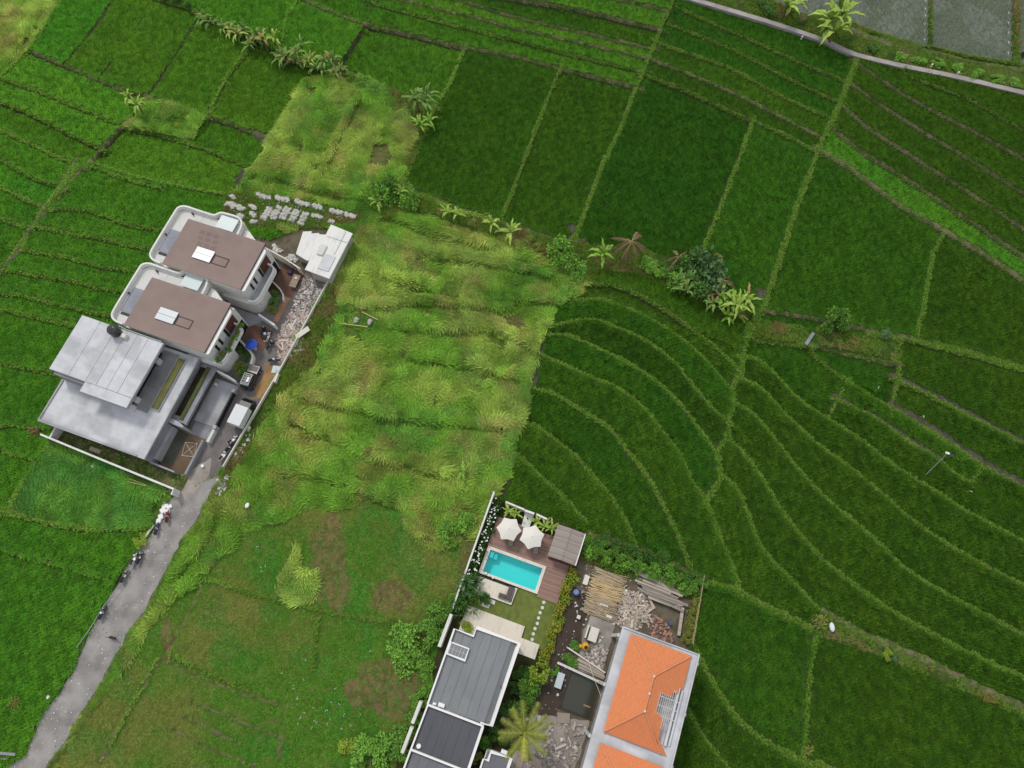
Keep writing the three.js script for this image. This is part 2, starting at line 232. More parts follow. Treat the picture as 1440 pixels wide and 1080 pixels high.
L(BUND, 1.4, [978, 915], [1000, 957], [1033, 1007], [1077, 1043], [1127, 1070], [1160, 1080]); L(BUND, 0.9, [965, 995], [990, 1037], [1023, 1080]);
// terraces west of the path
L(BUND, 0.9, [820, 400], [863, 403], [900, 417], [933, 437], [967, 460], [1003, 487], [1037, 520]); L(BUND, 0.9, [780, 428], [830, 422], [860, 427], [900, 443], [937, 463], [973, 490], [1003, 520], [1025, 547]);
L(BUND, 0.9, [775, 459], [827, 450], [863, 460], [907, 480], [947, 510], [977, 547], [1003, 577], [1022, 592]); L(BUND, 0.9, [770, 470], [803, 473], [847, 493], [887, 513], [927, 540], [960, 573], [990, 613], [1007, 637]);
L(BUND, 1.0, [760, 500], [793, 513], [830, 530], [870, 547], [907, 575], [930, 605], [955, 637], [972, 675], [992, 705], [1010, 750], [1027, 790], [1040, 828]);
L(BUND, 1.0, [745, 545], [777, 553], [813, 574], [857, 603], [885, 637], [907, 665], [922, 690], [940, 725], [955, 757], [970, 797]);
L(BUND, 1.0, [732, 590], [760, 602], [785, 622], [810, 642], [830, 665], [850, 687], [867, 710], [880, 732], [895, 772]); L(BUND, 1.0, [716, 628], [740, 650], [765, 675], [785, 692], [818, 727]);
L(MUD, 1.0, [762, 492], [752, 535], [738, 570], [725, 620], [712, 685]);
// banks past the frame keep the paddies apart there
for (const p of [[[-12, 600], [-290, 590]], [[-12, 722], [-290, 740]], [[-12, 1095], [-200, 1400]], [[560, 1095], [520, 1400]], [[940, 1092], [940, 1400]], [[1452, 690], [1720, 830]], [[1452, 400], [1720, 500]], [[-12, 385], [-290, 500]], [[640, -12], [600, -300]], [[1160, 1092], [1260, 1400]], [[1452, 1015], [1720, 1120]]]) line(BUND, 1, p, RICE, false);
// other ground
fill(WILD, [[-200, -160], [120, -160], [85, 0], [60, 46], [40, 73], [15, 95], [-200, 130]]);
fill(WILD, [[430, 112], [470, 104], [515, 108], [560, 132], [585, 152], [595, 190], [572, 232], [562, 262], [525, 295], [490, 302], [440, 292], [322, 280], [355, 235], [380, 197], [410, 150]]);
fill(WILD, [[188, 165], [212, 141], [287, 165], [270, 195], [180, 180]]);
const wildField = [[322, 276], [440, 285], [500, 298], [560, 262], [640, 292], [730, 322], [800, 345], [832, 392], [818, 412], [785, 428], [772, 458], [758, 490], [748, 540], [733, 600], [714, 670], [702, 692], [690, 712], [674, 752], [660, 785], [640, 770], [600, 765], [575, 740], [570, 710], [525, 705], [480, 718], [430, 712], [400, 735], [340, 742], [330, 765], [300, 795], [285, 818], [245, 845], [215, 880], [150, 975], [70, 1080], [20, 1180], [-60, 1180], [35, 1064], [81, 979], [106, 939], [142, 871], [205, 791], [250, 694], [300, 640], [396, 522], [450, 420], [400, 330]];
fill(WILD, wildField);
fill(LAWN, [[340, 742], [400, 735], [430, 712], [480, 718], [525, 705], [570, 710], [575, 740], [600, 765], [640, 770], [672, 752], [645, 850], [600, 1000], [570, 1080], [540, 1180], [20, 1180], [70, 1080], [150, 975], [215, 880], [245, 845], [285, 818], [300, 795], [330, 765]]);
for (const [cx, cy, a, b, n] of [[462, 790, 30, 68, 1], [552, 838, 34, 20, 2], [540, 965, 52, 42, 3], [655, 775, 12, 40, 4], [235, 895, 9, 32, 5], [235, 895, 9, 20, 6]]) { // bare ground in the lawn
  const p = []; for (let k = 0; k < 26; k++) { const t = k / 26 * 2 * Math.PI, q = 0.65 + 0.6 * vn(k * 0.6, n, 5); p.push([cx + a * q * Math.cos(t) + (n === 1 ? -0.25 * b * Math.sin(t) * 0.2 : 0), cy + b * q * Math.sin(t)]); } fill(BARE, p);
}
fill(WILD, [[415, 770], [425, 795], [445, 805], [442, 845], [415, 850], [388, 835], [395, 810], [405, 790]]);
fill(BARE, [[520, 205], [548, 198], [555, 220], [545, 240], [518, 238]]); fill(BARE, [[705, 440], [735, 438], [745, 462], [720, 468]]); fill(BARE, [[430, 120], [448, 122], [450, 135], [436, 136]]);
for (const [px, py] of [[470, 685], [490, 687], [565, 497], [600, 440], [640, 440], [35, 60], [52, 43]]) fill(BARE, [[px - 8, py - 5], [px + 6, py - 6], [px + 9, py + 4], [px - 3, py + 6]]);
fill(WILD, [[73, 624], [245, 690], [232, 735], [155, 744], [60, 731], [20, 716], [42, 671]]); // rough grass south of the white wall
fill(BANK, [[570, 268], [613, 284], [680, 307], [780, 338], [835, 345], [900, 350], [960, 365], [1010, 395], [1060, 430], [1052, 455], [1010, 450], [960, 415], [905, 388], [850, 382], [830, 400], [800, 380], [735, 345], [640, 318], [560, 290]]);
fill(BANK, [[1060, 450], [1137, 460], [1140, 486], [1055, 477]], RICE); fill(BANK, [[1145, 460], [1262, 482], [1266, 508], [1145, 484]], RICE);
fill(BANK, [[1157, 857], [1220, 893], [1293, 923], [1360, 957], [1437, 993], [1600, 1062], [1600, 1080], [1440, 1010], [1360, 973], [1293, 947], [1210, 913], [1140, 890]]);
line(DIRT, 0.8, [[1165, 862], [1220, 893], [1293, 923], [1360, 957], [1440, 994]]);
fill(BANK, [[540, 118], [590, 142], [600, 190], [575, 240], [562, 236], [588, 186], [575, 160]]);
// north east corner: bank, flooded paddies
fill(BANK, [[960, -160], [967, 0], [1037, 20], [1093, 37], [1160, 60], [1200, 78], [1260, 93], [1343, 110], [1440, 133], [1640, 178], [1640, -160]]);
fill(FLOOD, [[1190, -160], [1195, 0], [1190, 26], [1240, 47], [1300, 63], [1306, 63], [1309, -160]]); fill(FLOOD, [[1314, -160], [1312, 64], [1360, 76], [1424, 86], [1425, -160]]); fill(FLOOD, [[1436, -160], [1434, 88], [1640, 130], [1640, -160]]);
fill(FLOOD, [[1060, -160], [1066, -8], [1110, 10], [1140, 20], [1180, 24], [1185, -160]]);
line(DIRT, 1.3, [[1205, 46], [1225, 52], [1240, 58]]); line(DIRT, 1.1, [[1310, 70], [1360, 83], [1440, 98]]);
// muddy corners
for (const p of [[[800, 312], [812, 318], [812, 336], [797, 333]], [[1060, 405], [1078, 408], [1072, 428], [1058, 420]], [[985, 362], [1003, 365], [1008, 395], [985, 385]], [[440, 150], [450, 150], [445, 165], [437, 168]], [[305, 125], [316, 108], [318, 112], [310, 128]], [[355, 178], [378, 192], [372, 205], [350, 186]], [[240, 250], [256, 252], [255, 258], [243, 258]], [[334, 235], [350, 232], [326, 272], [318, 270]]]) fill(MUD, p.flatMap(([x, y], k) => { const [a, b] = p[(k + 1) % p.length]; return [0, 0.25, 0.5, 0.75].map((f) => [x + (a - x) * f + 8 * (hash(k, f * 8, 3) - 0.5), y + (b - y) * f + 8 * (hash(k, f * 8, 5) - 0.5)]); }), RICE);
// the two building plots
fillWorld(YARD, [[-72.8, -22], [-72.8, -3.4], [-51, -2.9], [-46.6, -8.4], [-44.9, -41], [-43.8, -49.2], [-52, -49.6], [-57, -44.6], [-69.8, -43.6], [-69.8, -22]]);
fillWorld(GARDEN, [[-8.9, -17.6], [5.1, -17], [5.1, 30], [-8.9, 40]]); fillWorld(YARD, [[5.1, -13.3], [21.5, -13.6], [22.3, -7.6], [22.5, 40], [5.1, 40]]); fillWorld(BANK, [[4.9, -17.3], [12.3, -17.5], [21.7, -16.9], [22.6, -8], [21.2, -8], [20.9, -13.2], [5.1, -13.2]]);
fillWorld(DIRT, [[-72.6, -5.6], [-72.6, -3.7], [-51, -3.2], [-51, -5.4]]);
fillWorld(HOLE, [[-6.95, -10.55], [0.85, -10.55], [0.85, -7.15], [-6.95, -7.15]]); fillWorld(HOLE, [[8.3, 0.8], [12.4, 0.8], [12.4, 5.3], [8.3, 5.3]]);
fill(BANK, [[468, 398], [482, 440], [458, 480], [442, 520], [402, 548], [372, 592], [346, 645], [322, 690], [316, 662], [345, 600], [396, 522], [440, 440]]); fill(BANK, [[318, 270], [440, 280], [508, 300], [500, 320], [440, 322], [330, 322], [312, 302]]);
const roadL = [[262, 690], [243, 698], [226, 716], [213, 752], [187, 782], [170, 812], [157, 834], [137, 868], [115, 912], [106, 939], [81, 979], [58, 1006], [35, 1064], [12, 1077], [-60, 1120]], roadR = [[314, 664], [295, 694], [279, 730], [255, 758], [236, 796], [220, 827], [201, 864], [181, 887], [165, 920], [146, 954], [129, 981], [104, 1018], [92, 1043], [67, 1075], [20, 1170]];
fill(ROAD, [...roadL, ...roadR.slice().reverse()]);
// old terrace steps under the rough grass, furrows in the lawn
for (const p of [[[413, 590], [450, 607], [487, 623], [533, 640], [593, 657], [627, 663]], [[413, 553], [460, 560], [510, 573]], [[560, 493], [610, 507], [660, 510], [727, 530]], [[517, 577], [577, 587], [660, 597], [707, 600]], [[560, 457], [627, 460], [693, 463], [750, 487]], [[477, 433], [533, 430], [593, 420], [707, 430]], [[547, 390], [627, 407], [707, 417], [790, 423]], [[598, 354], [646, 362], [699, 370], [760, 382]], [[545, 301], [598, 320], [640, 333], [691, 343]], [[345, 238], [400, 250], [440, 262], [500, 272]], [[505, 140], [480, 190], [450, 245]], [[300, 720], [280, 770], [250, 810]], [[400, 660], [470, 672], [540, 700]]]) {
  ridge(0.55, 0.9, p); ridge(-0.4, 0.7, p.map(([x, y]) => [x - 2, y + 11]));
}
const furrows = [[[230, 927], [256, 938], [294, 955], [336, 972], [383, 987]], [[287, 813], [260, 873], [227, 927], [197, 972], [169, 1016], [142, 1069]], [[272, 988], [308, 1002], [342, 1016], [394, 1036]], [[250, 1027], [311, 1058], [350, 1072]], [[267, 1010], [330, 1041]], [[397, 1033], [392, 1055]]];
for (const p of furrows) { ridge(-0.38, 0.4, p); line(DIRT, 0.3, p, LAWN); }
const crests = [[[290, 813], [340, 830], [387, 843], [440, 855], [500, 867], [543, 873]], [[447, 880], [440, 933]], [[219, 935], [190, 985], [160, 1040]], [[240, 920], [300, 948], [340, 966]]];
for (const p of crests) { ridge(0.3, 0.5, p); line(BUND, 0.6, p, LAWN); }

// connected paddies
const lab = new Int32Array(NU * NV).fill(-1), fields = [];
{
  const stack = new Int32Array(NU * NV);
  for (let s = 0; s < NU * NV; s++) {
    if (lab[s] >= 0 || (typ[s] !== RICE && typ[s] !== FLOOD)) continue;
    const id = fields.length, tt = typ[s]; let n = 0, top = 0, su = 0, sv = 0; stack[top++] = s; lab[s] = id; const cells = [];
    while (top) { const c = stack[--top], i = c % NU, j = (c / NU) | 0; n++; su += i; sv += j; cells.push(c);
      for (const d of [i > 0 ? c - 1 : -1, i < NU - 1 ? c + 1 : -1, j > 0 ? c - NU : -1, j < NV - 1 ? c + NU : -1]) if (d >= 0 && lab[d] < 0 && typ[d] === tt) { lab[d] = id; stack[top++] = d; } }
    fields.push({ n, u: U0 + (su / n + 0.5) * C, v: V0 + (sv / n + 0.5) * C, flood: tt === FLOOD, cells });
  }
  fields.forEach((f, id) => { if (f.n * C * C < 7) { for (const c of f.cells) { typ[c] = BUND; lab[c] = -1; } f.dead = true; } f.level = -0.1 + 0.75 * (hash(id, 3, 9) - 0.5) + (f.flood ? -0.15 : 0) + 0.3 * Math.sin(f.u * 0.05 + f.v * 0.07); });
}
// height of the land at each cell
const hgt = new Float32Array(NU * NV);
for (let j = 0; j < NV; j++) for (let i = 0; i < NU; i++) {
  const c = j * NU + i, u = U0 + i * C, v = V0 + j * C, t = typ[c]; let h = 0;
  if (t === FLOOD) h = fields[lab[c]].level;
  else if (t === RICE) { // each paddy rises to a lip on its lower side and lies lower under the bank above
    h = fields[lab[c]].level; const [du, dv] = u > -12 && v > -52 ? [0.7, -0.7] : [0, 1];
    for (let s = 1; s < 10; s++) { const k = cell(u + C * (0.5 + du * s), v + C * (0.5 + dv * s)); if (k < 0) break; if (typ[k] !== RICE) { if (typ[k] === BUND || typ[k] === DIRT) h += 0.42 * Math.exp(-(s - 1) * C / 0.8); break; } }
    for (let s = 1; s < 10; s++) { const k = cell(u + C * (0.5 - du * s), v + C * (0.5 - dv * s)); if (k < 0) break; if (typ[k] !== RICE) { if (typ[k] === BUND || typ[k] === DIRT) h -= 0.4 * Math.exp(-(s - 1) * C / 0.9); break; } }
  }
  else if (t === BUND || t === DIRT || t === GAP || t === MUD) {
    let best = -9; for (let q = -5; q <= 5; q += 2) for (let p = -5; p <= 5; p += 2) { const a = i + p, b = j + q; if (a < 0 || b < 0 || a >= NU || b >= NV) continue; const k = lab[b * NU + a]; if (k >= 0) best = Math.max(best, fields[k].level); }
    if (best < -5) best = 0; h = best + (t === BUND ? 0.34 : t === DIRT ? 0.3 : t === GAP ? 0.02 : 0.03) + (t === BUND ? 0.12 * (vn(u * 1.3, v * 1.3, 4) - 0.5) : 0);
  } else if (t === WILD) h = 0.1 + 0.75 * (fbm(u * 0.16, v * 0.22, 11, 4) - 0.45) + 0.8 * (fbm(u * 0.6, v * 0.75, 12, 2) - 0.5) + 1.15 * rid[c];
  else if (t === LAWN || t === BARE) h = 0.02 + 0.22 * (fbm(u * 0.12, v * 0.12, 15, 3) - 0.5) + rid[c];
  else if (t === BANK) h = 0.15 + 0.4 * (fbm(u * 0.25, v * 0.25, 19, 3) - 0.5);
  else if (t === ROAD) h = -0.06; else if (t === YARD || t === GARDEN || t === HOLE) h = -0.02;
  hgt[c] = h;
}
{ // soften the steps, keep plots and roads flat
  const src = hgt.slice();
  for (let j = 1; j < NV - 1; j++) for (let i = 1; i < NU - 1; i++) { const c = j * NU + i; if (typ[c] === YARD || typ[c] === GARDEN || typ[c] === ROAD || typ[c] === HOLE) continue; hgt[c] = 0.4 * src[c] + 0.15 * (src[c - 1] + src[c + 1] + src[c - NU] + src[c + NU]); }
}
const groundAt = (u, v) => { const c = cell(u, v); return c < 0 ? 0 : hgt[c]; };
// colour of the bare land
function landColor(t, u, v) {
  const n = fbm(u * 0.35, v * 0.35, 23, 3), m = fbm(u * 1.7, v * 1.7, 29, 2), mix = (a, b, k) => a.map((x, q) => x + (b[q] - x) * k);
  if (t === RICE) return mix([0.05, 0.06, 0.025], [0.085, 0.075, 0.05], n);
  if (t === FLOOD) return mix([0.15, 0.17, 0.135], [0.20, 0.215, 0.185], n);
  if (t === BUND) return mix([0.075, 0.15, 0.02], [0.13, 0.15, 0.04], sm(0.5, 0.85, m));
  if (t === DIRT) return mix([0.24, 0.195, 0.125], [0.11, 0.15, 0.045], sm(0.3, 0.62, m));
  if (t === MUD) return mix([0.15, 0.13, 0.105], [0.09, 0.09, 0.06], n); if (t === GAP) return mix([0.10, 0.085, 0.055], [0.07, 0.075, 0.035], n);
  if (t === WILD) return mix([0.12, 0.19, 0.035], [0.21, 0.19, 0.065], sm(0.45, 0.75, n));
  if (t === LAWN) return mix(mix(mix([0.085, 0.18, 0.02], [0.17, 0.19, 0.042], sm(0.35, 0.65, fbm(u * 0.13, v * 0.13, 35, 3))), [0.07, 0.17, 0.025], 0.7 * sm(0.5, 0.65, fbm(u * 0.28, v * 0.28, 37, 3))), [0.24, 0.19, 0.08], 0.5 * sm(0.5, 0.8, m));
  if (t === BARE) return mix([0.24, 0.165, 0.085], [0.15, 0.14, 0.05], sm(0.35, 0.7, m));
  if (t === BANK) return mix([0.06, 0.105, 0.02], [0.18, 0.15, 0.08], sm(0.5, 0.75, n));
  if (t === YARD) return mix([0.16, 0.12, 0.085], [0.24, 0.2, 0.165], m); if (t === GARDEN) return mix([0.045, 0.06, 0.02], [0.09, 0.065, 0.045], n);
  return [0.2, 0.18, 0.16];
}
// what the camera could see, with a margin
const inView = new Uint8Array(NU * NV);
for (let j = 0; j < NV; j++) for (let i = 0; i < NU; i++) { const [x, y] = toPx(U0 + (i + 0.5) * C, V0 + (j + 0.5) * C); inView[j * NU + i] = x > -110 && x < 1550 && y > -110 && y < 1190 ? 2 : x > -260 && x < 1700 && y > -240 && y < 1320 ? 1 : 0; }
function sheet(cells, origin) { // a sheet over the given cells, on the shared corners of the raster
  const at = new Map(), pos = [], col = [], uv = [], idx = [];
  const vert = (i, j, t) => {
    const k = j * (NU + 1) + i; let n = at.get(k); if (n !== undefined) return n; n = pos.length / 3; at.set(k, n);
    let h = 0, m = 0; for (const [a, b] of [[i - 1, j - 1], [i, j - 1], [i - 1, j], [i, j]]) if (a >= 0 && b >= 0 && a < NU && b < NV) { h += hgt[b * NU + a]; m++; }
    const u = U0 + i * C, v = V0 + j * C, c = landColor(t, u, v); pos.push(u - origin[0], h / m, v - origin[1]); col.push(...c); uv.push(u, v); return n;
  };
  for (const c of cells) { const i = c % NU, j = (c / NU) | 0, t = typ[c], a = vert(i, j, t), b = vert(i + 1, j, t), d = vert(i, j + 1, t), e = vert(i + 1, j + 1, t); idx.push(a, d, b, b, d, e); }
  const g = new THREE.BufferGeometry(); g.setAttribute('position', new THREE.Float32BufferAttribute(pos, 3)); g.setAttribute('color', new THREE.Float32BufferAttribute(col, 3)); g.setAttribute('uv', new THREE.Float32BufferAttribute(uv, 2)); g.setIndex(idx); g.computeVertexNormals(); return g;
}
const landMat = new THREE.MeshPhysicalMaterial({ specularIntensity: 0.2, vertexColors: true, map: tGround, roughness: 1, side: THREE.DoubleSide });
const waterMat = new THREE.MeshStandardMaterial({ vertexColors: true, map: tGround, roughness: 0.35, side: THREE.DoubleSide });
{
  const cells = []; for (let c = 0; c < NU * NV; c++) if (inView[c] && lab[c] < 0 && typ[c] !== HOLE) cells.push(c);
  const o = new THREE.Mesh(sheet(cells, [0, 0]), landMat); o.name = 'terrain'; o.receiveShadow = o.castShadow = true; scene.add(o); tag(o, 'grassy banks, rough grass and bare earth between the rice paddies', 'terrain', null, 'structure');
  const g = new THREE.PlaneGeometry(3000, 3000, 40, 40).rotateX(-Math.PI / 2).translate(0, -3.2, 0); single('ground', 'green farmland stretching away all round the paddies', 'ground', g, mat(0.05, 0.09, 0.02, { map: tGround }), null, null, 'structure');
}
console.log('fields', fields.filter((f) => !f.dead).length);

// ---------------------------------------------------------------- blades and tufts
function blades(seed, n, len, wid, lean, spread, opts = {}) { // n curved blades from one root
  const r = RNG(seed), pos = [], col = [], idx = [];
  for (let k = 0; k < n; k++) {
    const a = opts.dir === undefined ? (k + r()) / n * Math.PI * 2 : opts.dir + (r() - 0.5) * opts.fan, l = len * (0.65 + 0.5 * r()), th = lean * (0.6 + 0.7 * r()), w = wid * (0.7 + 0.6 * r()), ox = (r() - 0.5) * spread, oz = (r() - 0.5) * spread, seg = opts.seg ?? 2, tone = 0.75 + 0.5 * r(), b0 = pos.length / 3;
    let x = ox, y = 0, z = oz, t = th * 0.5; const sx = -Math.sin(a), sz = Math.cos(a);
    for (let s = 0; s <= seg; s++) {
      const ww = s === seg ? 0 : w * (s === 0 ? 0.7 : 1) * 0.5; 
      pos.push(x - sx * ww, y, z - sz * ww, x + sx * ww, y, z + sz * ww); const c = tone; col.push(c, c, c, c, c, c);
      t += th * (opts.bend ?? 0.5); const q = l / seg; x += Math.cos(a) * Math.sin(t) * q; z += Math.sin(a) * Math.sin(t) * q; y += Math.max(-0.02, Math.cos(t)) * q;
      if (s < seg) { const i = b0 + s * 2; idx.push(i, i + 1, i + 2); if (s < seg - 1) idx.push(i + 1, i + 3, i + 2); }
    }
  }
  const g = new THREE.BufferGeometry(); g.setAttribute('position', new THREE.Float32BufferAttribute(pos, 3)); g.setAttribute('color', new THREE.Float32BufferAttribute(col, 3)); g.setIndex(idx); g.computeVertexNormals(); return g;
}
const bladeMat = new THREE.MeshPhysicalMaterial({ specularIntensity: 0.12, color: 0xffffff, vertexColors: true, roughness: 0.8, side: THREE.DoubleSide });
function scatter(parent, name, geo, m, list, label, origin = [0, 0]) { // list: [u, y, v, turn, scale, yscale, r, g, b]
  const o = new THREE.InstancedMesh(geo, m, list.length), q = new THREE.Object3D(), col = new THREE.Color(); o.name = parent === scene ? numbered(name) : name;
  list.forEach(([u, y, v, t, s, sy, r, g, b], k) => { q.position.set(u - origin[0], y, v - origin[1]); q.rotation.set(0, t, 0); q.scale.set(s, sy, s); q.updateMatrix(); o.setMatrixAt(k, q.matrix); o.setColorAt(k, col.setRGB(r, g, b)); });
  o.castShadow = o.receiveShadow = true; o.userData.kind = 'stuff'; if (label) o.userData.label = label; parent.add(o); return o;
}
const riceTuft = blades(1, 9, 0.62, 0.068, 0.75, 0.18), riceTuft2 = blades(2, 9, 0.62, 0.068, 0.75, 0.18), sprout = blades(3, 5, 0.38, 0.03, 0.6, 0.06), wildTuft = blades(4, 15, 0.92, 0.042, 0.8, 0.55, { dir: 0, fan: 2.0, seg: 3, bend: 0.38 }), lawnTuft = blades(5, 8, 0.2, 0.035, 1.0, 0.26), bankTuft = blades(6, 10, 0.4, 0.045, 0.9, 0.28);
// crop colour, one for each paddy: the crop west of the rough grass and in the north east stands lighter than on the terraces
const cropTone = (u, v) => u < -38 ? 0.82 + 0.24 * sm(-60, -95, u) : v < -85 && u > 25 ? 0.85 : v < -45 ? 0.5 : u > 44 ? 0.52 : 0.48;
const patch = (g, st, seed) => { const r = RNG(seed), out = []; for (let a = 0; a < 2; a++) for (let b = 0; b < 2; b++) { const q = g.clone().rotateY(r() * 6.3).scale(0.95 + 0.3 * r(), 0.85 + 0.3 * r(), 0.95 + 0.3 * r()).translate((a - 0.5) * st + (r() - 0.5) * st * 0.3, 0, (b - 0.5) * st + (r() - 0.5) * st * 0.6), c = q.attributes.color, k = 0.7 + 0.6 * r(); for (let i = 0; i < c.count; i++) c.setXYZ(i, c.getX(i) * k * (0.9 + 0.25 * a), c.getY(i) * k, c.getZ(i) * k); out.push(q); } return mergeGeometries(out); };
const RS = 0.335, ricePatch = [0, 1, 2].map((k) => patch(k % 2 ? riceTuft : riceTuft2, RS, 300 + k));
let nRice = 0;
fields.forEach((f, id) => {
  if (f.dead) return; const vis = f.cells.filter((c) => inView[c]); if (!vis.length || !vis.some((c) => inView[c] === 2)) { f.skip = true; if (!vis.length) return; }
  const west = toPx(f.u, f.v)[0] < 560, long = f.n * C * C;
  const lb = f.flood ? 'flooded grey paddy with thin young rice beyond the concrete canal path' : f.skip ? 'green rice paddy past the last bank' : west ? 'bright green rice paddy between low banks beside the villas' : long > 260 ? 'broad dark green rice paddy bounded by straight grassy banks' : 'narrow green rice terrace between curving grassy banks';
  const t = thing('rice_field', lb, 'rice field', [f.u, 0, f.v], 0, f.flood ? 'flooded paddies beyond the canal path' : f.skip ? 'paddies past the edge' : west ? 'rice paddies west of the rough grass' : long > 260 ? 'broad rice paddies' : 'narrow rice terraces', 'structure');
  const o = new THREE.Mesh(sheet(vis, [f.u, f.v]), f.flood ? waterMat : landMat); o.name = f.flood ? 'water' : 'mud_bed'; o.receiveShadow = true; t.add(o);
  if (f.skip) return;
  const r = RNG(1000 + id), list = [], lists = [[], [], []], seen = vis.filter((c) => inView[c] === 2), tone = (0.94 + 0.12 * r()) * cropTone(seen.reduce((s, c) => s + U0 + (c % NU) * C, 0) / seen.length, seen.reduce((s, c) => s + V0 + ((c / NU) | 0) * C, 0) / seen.length) * (0.88 + 0.24 * r()), hue = (r() - 0.5) * 0.034;
  let u0 = 1e9, u1 = -1e9, v0 = 1e9, v1 = -1e9; for (const c of vis) if (inView[c] === 2) { const u = U0 + (c % NU) * C, v = V0 + ((c / NU) | 0) * C; u0 = Math.min(u0, u); u1 = Math.max(u1, u); v0 = Math.min(v0, v); v1 = Math.max(v1, v); }
  const cx = (u0 + u1) / 2, cz = (v0 + v1) / 2, rad = Math.hypot(u1 - u0, v1 - v0) / 2, ang = f.flood ? YAW + 0.05 : (id * 2.4) % 0.5 - 0.2, ca = Math.cos(ang), sa = Math.sin(ang);
  const inside = (u, v) => { const c = cell(u, v); return c >= 0 && lab[c] === id && inView[c] === 2 ? c : -1; };
  if (f.flood) {
    for (let a = -rad; a < rad; a += 0.42) for (let b = -rad; b < rad; b += 0.22) { const ju = a + (r() - 0.5) * 0.14, jv = b + (r() - 0.5) * 0.3, u = cx + ju * ca + jv * sa, v = cz - ju * sa + jv * ca, c = inside(u, v); if (c < 0) continue; if (fbm(u * 0.22, v * 0.22, 43, 3) < 0.42 && r() < 0.6) continue; list.push([u, hgt[c], v, r() * 6.3, 0.8 + 0.4 * r(), 0.9, 0.14, 0.22, 0.07]); }
    if (list.length) scatter(t, 'young_rice_grass', sprout, bladeMat, list, null, [f.u, f.v]); nRice += list.length; return;
  }
  const paint = (u, v, y) => { const p = fbm(u * 0.22, v * 0.22, 43, 3), k = tone * (0.72 + 0.52 * r()) * (0.84 + 0.32 * p); return [(0.10 + hue + 0.03 * (p - 0.5)) * k, 0.295 * k, 0.022 * k]; };
  for (let a = -rad; a < rad; a += 2 * RS) for (let b = -rad; b < rad; b += 2 * RS) {
    const pt = (da, db) => { const p = a + da, q = b + db; return [cx + p * ca + q * sa, cz - p * sa + q * ca]; }, [u, v] = pt(0, 0), cs = [[-1, -1], [1, -1], [-1, 1], [1, 1]].map(([p, q]) => inside(...pt(p * RS * 0.75, q * RS * 0.75)));
    if (cs.every((c) => c >= 0)) { const n = Math.floor(r() * 3); lists[n].push([u, hgt[cs[0]], v, ang + Math.floor(r() * 2) * Math.PI, 0.95 + 0.12 * r(), (0.85 + 0.3 * r()) * (0.8 + 0.4 * fbm(u * 0.22, v * 0.22, 43, 3)), ...paint(u, v)]); }
    else for (const [p, q] of [[-1, -1], [1, -1], [-1, 1], [1, 1]]) { const [x, z] = pt(p * RS * 0.5 + (r() - 0.5) * 0.15, q * RS * 0.5 + (r() - 0.5) * 0.15), c = inside(x, z); if (c >= 0) list.push([x, hgt[c], z, r() * 6.3, 0.9 + 0.35 * r(), 0.8 + 0.35 * r(), ...paint(x, z)]); }
  }
  lists.forEach((l, k) => { if (l.length) scatter(t, 'rice_grass', ricePatch[k], bladeMat, l, null, [f.u, f.v]); nRice += l.length; }); if (list.length) scatter(t, 'rice_grass', riceTuft, bladeMat, list, null, [f.u, f.v]); nRice += list.length;
});
console.log('rice tufts', nRice);
